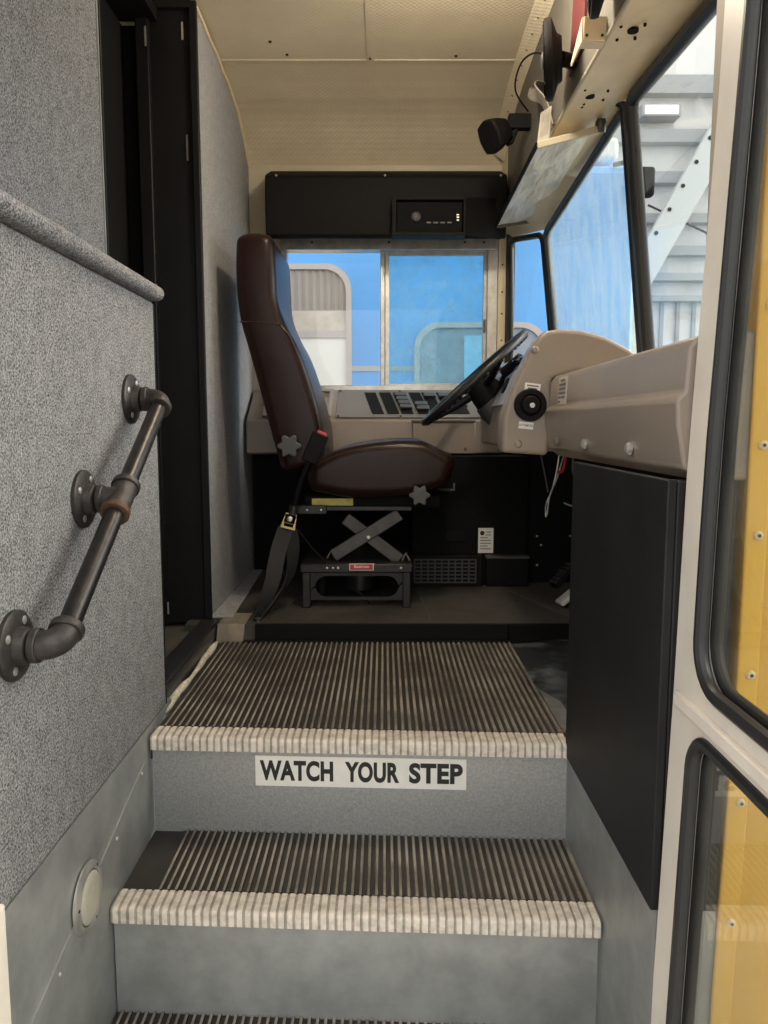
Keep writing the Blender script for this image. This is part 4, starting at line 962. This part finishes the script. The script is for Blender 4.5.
q.prism([(x, y, z(311)) for x, y in ptsx]+[(b, BY-.001, z(311)), (a, BY-.001, z(311))], (0, 0, zt_-z(311)-.004)); q.build('curtain', 'curtain', fr)
q = MB(); q.box(a, b, BY-.012, BY-.001, z(333), z(311)); q.build('valance_board', 'board', fr)
q = MB(); q.box(a, b, BY-.020, BY-.0125, z(338), z(331)); q.build('sash_bar', 'wframe', fr)
q = MB(); q.box(a, b, BY-.012, BY-.001, .47, z(338)); q.build('blind', 'white_sheet', fr)
a, b, zt_, fr = bus_window(420, 328, .3, 542, 'right', None)
q = MB(); q.prism(rrect(a+.005, b-.005, .305, zt_-.005, .10, lambda x, zz: (x, BY-.008, zz), 8), (0, .006, 0)); q.build('tinted_pane', 'tint', fr)
q = MB(); q.box(at(464, 350, BY)[0], at(500, 350, BY)[0], BY-.014, BY-.0085, .3, zt_-.04); q.build('panel', 'blue_pale', fr)
q = MB(); q.box(-6.5, at(634, 300, BY)[0], BY-.004, BY, at(400, 371, BY)[1], at(400, 366, BY)[1]); q.build('side_rail', 'girt', t)
for x in (-5.0, .6):
    q = MB(); q.lathe([(.45, 0), (.45, .25), (.25, .26), (.0002, .26)], (x, BY+.30, GZ+.4505), (0, -1, 0), 32); q.build('wheel', 'rubber', t)
mx, mz = at(644, 182, BY-.1); q = MB(); q.box(mx-.045, mx+.05, BY-.13, BY-.07, mz-.075, mz+.07); mr = q.build('side_mirror', 'black_plastic', t, bevel=.02, seg=3)
q = MB(); q.tube([(mx-.02, BY-.1, mz+.06), (mx-.06, BY-.03, mz+.12), (mx-.12, BY+.02, mz+.12)], .012, 10); q.build('mirror_arm', 'black_plastic', mr)

SYD = 9.0
g = MB(); n = 120; xs = [-10+i*26/n for i in range(n+1)]
g.prism([(x, SYD-(.03 if i % 2 else 0), GZ) for i, x in enumerate(xs)]+[(16, SYD+.15, GZ), (-10, SYD+.15, GZ)], (0, 0, 7.3))
sw = tag(g.build('wall_shed', 'shed', None, smooth=0), 'white corrugated wall of the shed beyond the windscreen', None, None, 'structure')
for y0, y1 in ((75, 99), (130, 147), (172, 187), (214, 226), (246, 258), (273, 283), (296, 303)):
    za, zb_ = at(680, y1, SYD)[1], at(680, y0, SYD)[1]
    g = MB(); g.box(-10, 16, SYD-.16, SYD-.031, za, za+(zb_-za)*.75); g.build('girt', 'girt', sw)
a, d = pt(655, 250, SYD-.4), pt(722, 132, SYD-.4); dv = (d-a).normalized(); n_ = Vector((-dv.z, 0, dv.x))
lo_ = a-(d-a)*((a.z-GZ)/(d.z-a.z)); hi_ = d+(d-a)*.7
g = MB(); g.obox((lo_+hi_)/2, (hi_-lo_)/2, (0, .05, 0), n_*.14); br = tag(g.build('brace', 'brace', None), 'pale diagonal steel brace in front of the shed wall', 'brace')
for k in range(5):
    MB().lathe([(.022, 0), (.022, .01), (.0002, .011)], a+(d-a)*(.1+.2*k)+n_*.09-Vector((0, .05, 0)), (0, -1, 0), 12).build('bolt', 'steel_dark', br)
g = MB(); a = pt(648, 205, SYD-.3); d = pt(705, 232, SYD-.3); g.tube([a, d, Vector((d.x+.3, SYD-.03, d.z-.1))], .012, 6); tag(g.build('tie_rod', 'steel_arm', None), 'thin dark tie rod crossing behind the diagonal brace', 'rod')
a, d = pt(640, 118, SYD-.17), pt(679, 106, SYD-.17)
t = thing('shed_lamp', (a+d)/2, 'bright rectangular lamp high on the shed wall', 'lamp')
g = MB(); g.box(a.x, d.x, SYD-.24, SYD-.025, a.z, d.z); g.build('housing', 'girt', t)
g = MB(); g.box(a.x+.03, d.x-.03, SYD-.245, SYD-.2405, a.z+.02, d.z-.02); g.build('diffuser', 'sky_panel', t)
for px in (660, 676, 692):
    X = at(px, 320, SYD)[0]; g = MB(); g.box(X-.02, X+.02, SYD-.06, SYD-.031, GZ, at(680, 303, SYD)[1]); g.build('panel_joint', 'girt', sw)

# ------------------------------------------------------------------ light
wd = bpy.data.worlds.new('world'); sc.world = wd; wd.use_nodes = True
nt = wd.node_tree; bg = nt.nodes['Background']; bg.inputs['Color'].default_value = (1.0, .98, .945, 1); bg.inputs['Strength'].default_value = 1.0
def sun(name, e, ang, d, col):
    l = bpy.data.lights.new(name, 'SUN'); l.energy = e; l.angle = math.radians(ang); l.color = col
    o = bpy.data.objects.new(name, l); COL.objects.link(o); o.location = (0, -4, 6); o.rotation_euler = Vector(d).to_track_quat('-Z', 'Y').to_euler()
sun('sun', 3.0, 50, (-.85, -.12, -.42), (1, .94, .84))
sun('open_sky_glow', .25, 60, (-.10, .85, -.50), (1, .96, .90))
# added lamp, unseen above the frame, to brighten the cab round the seat
LP = Vector((.16, 1.74, ceil_z(1.74)))
t = thing('fill_lamp', LP-Vector((0, 0, .05)), 'added unseen fill lamp on the cab ceiling above the top step', 'lamp')
MB().lathe([(.085, .001), (.085, .012), (.078, .018), (.070, .018), (.070, .004)], LP, (0, 0, -1), 36).build('bezel', 'alu', t)
MB().lathe([(.068, .006), (.066, .020), (.052, .034), (.028, .042), (.0002, .044)], LP, (0, 0, -1), 36).build('diffuser', mat('lit_diffuser', (1, .86, .66, 1), .5, emit=1.5), t)
l = bpy.data.lights.new('fill_lamp_bulb', 'POINT'); l.energy = 11; l.color = (1, .88, .70); l.shadow_soft_size = .06
o = bpy.data.objects.new('fill_lamp_bulb', l); COL.objects.link(o); o.location = LP-Vector((0, 0, .115))

sc.view_settings.view_transform = 'Standard'; sc.view_settings.look = 'None'; sc.view_settings.gamma = 1
sc.view_settings.use_curve_mapping = False; sc.view_settings.exposure = .78
sc.cycles.use_denoising = True
sc.cycles.max_bounces = 10; sc.cycles.diffuse_bounces = 5; sc.cycles.transparent_max_bounces = 16; sc.cycles.sample_clamp_indirect = 6
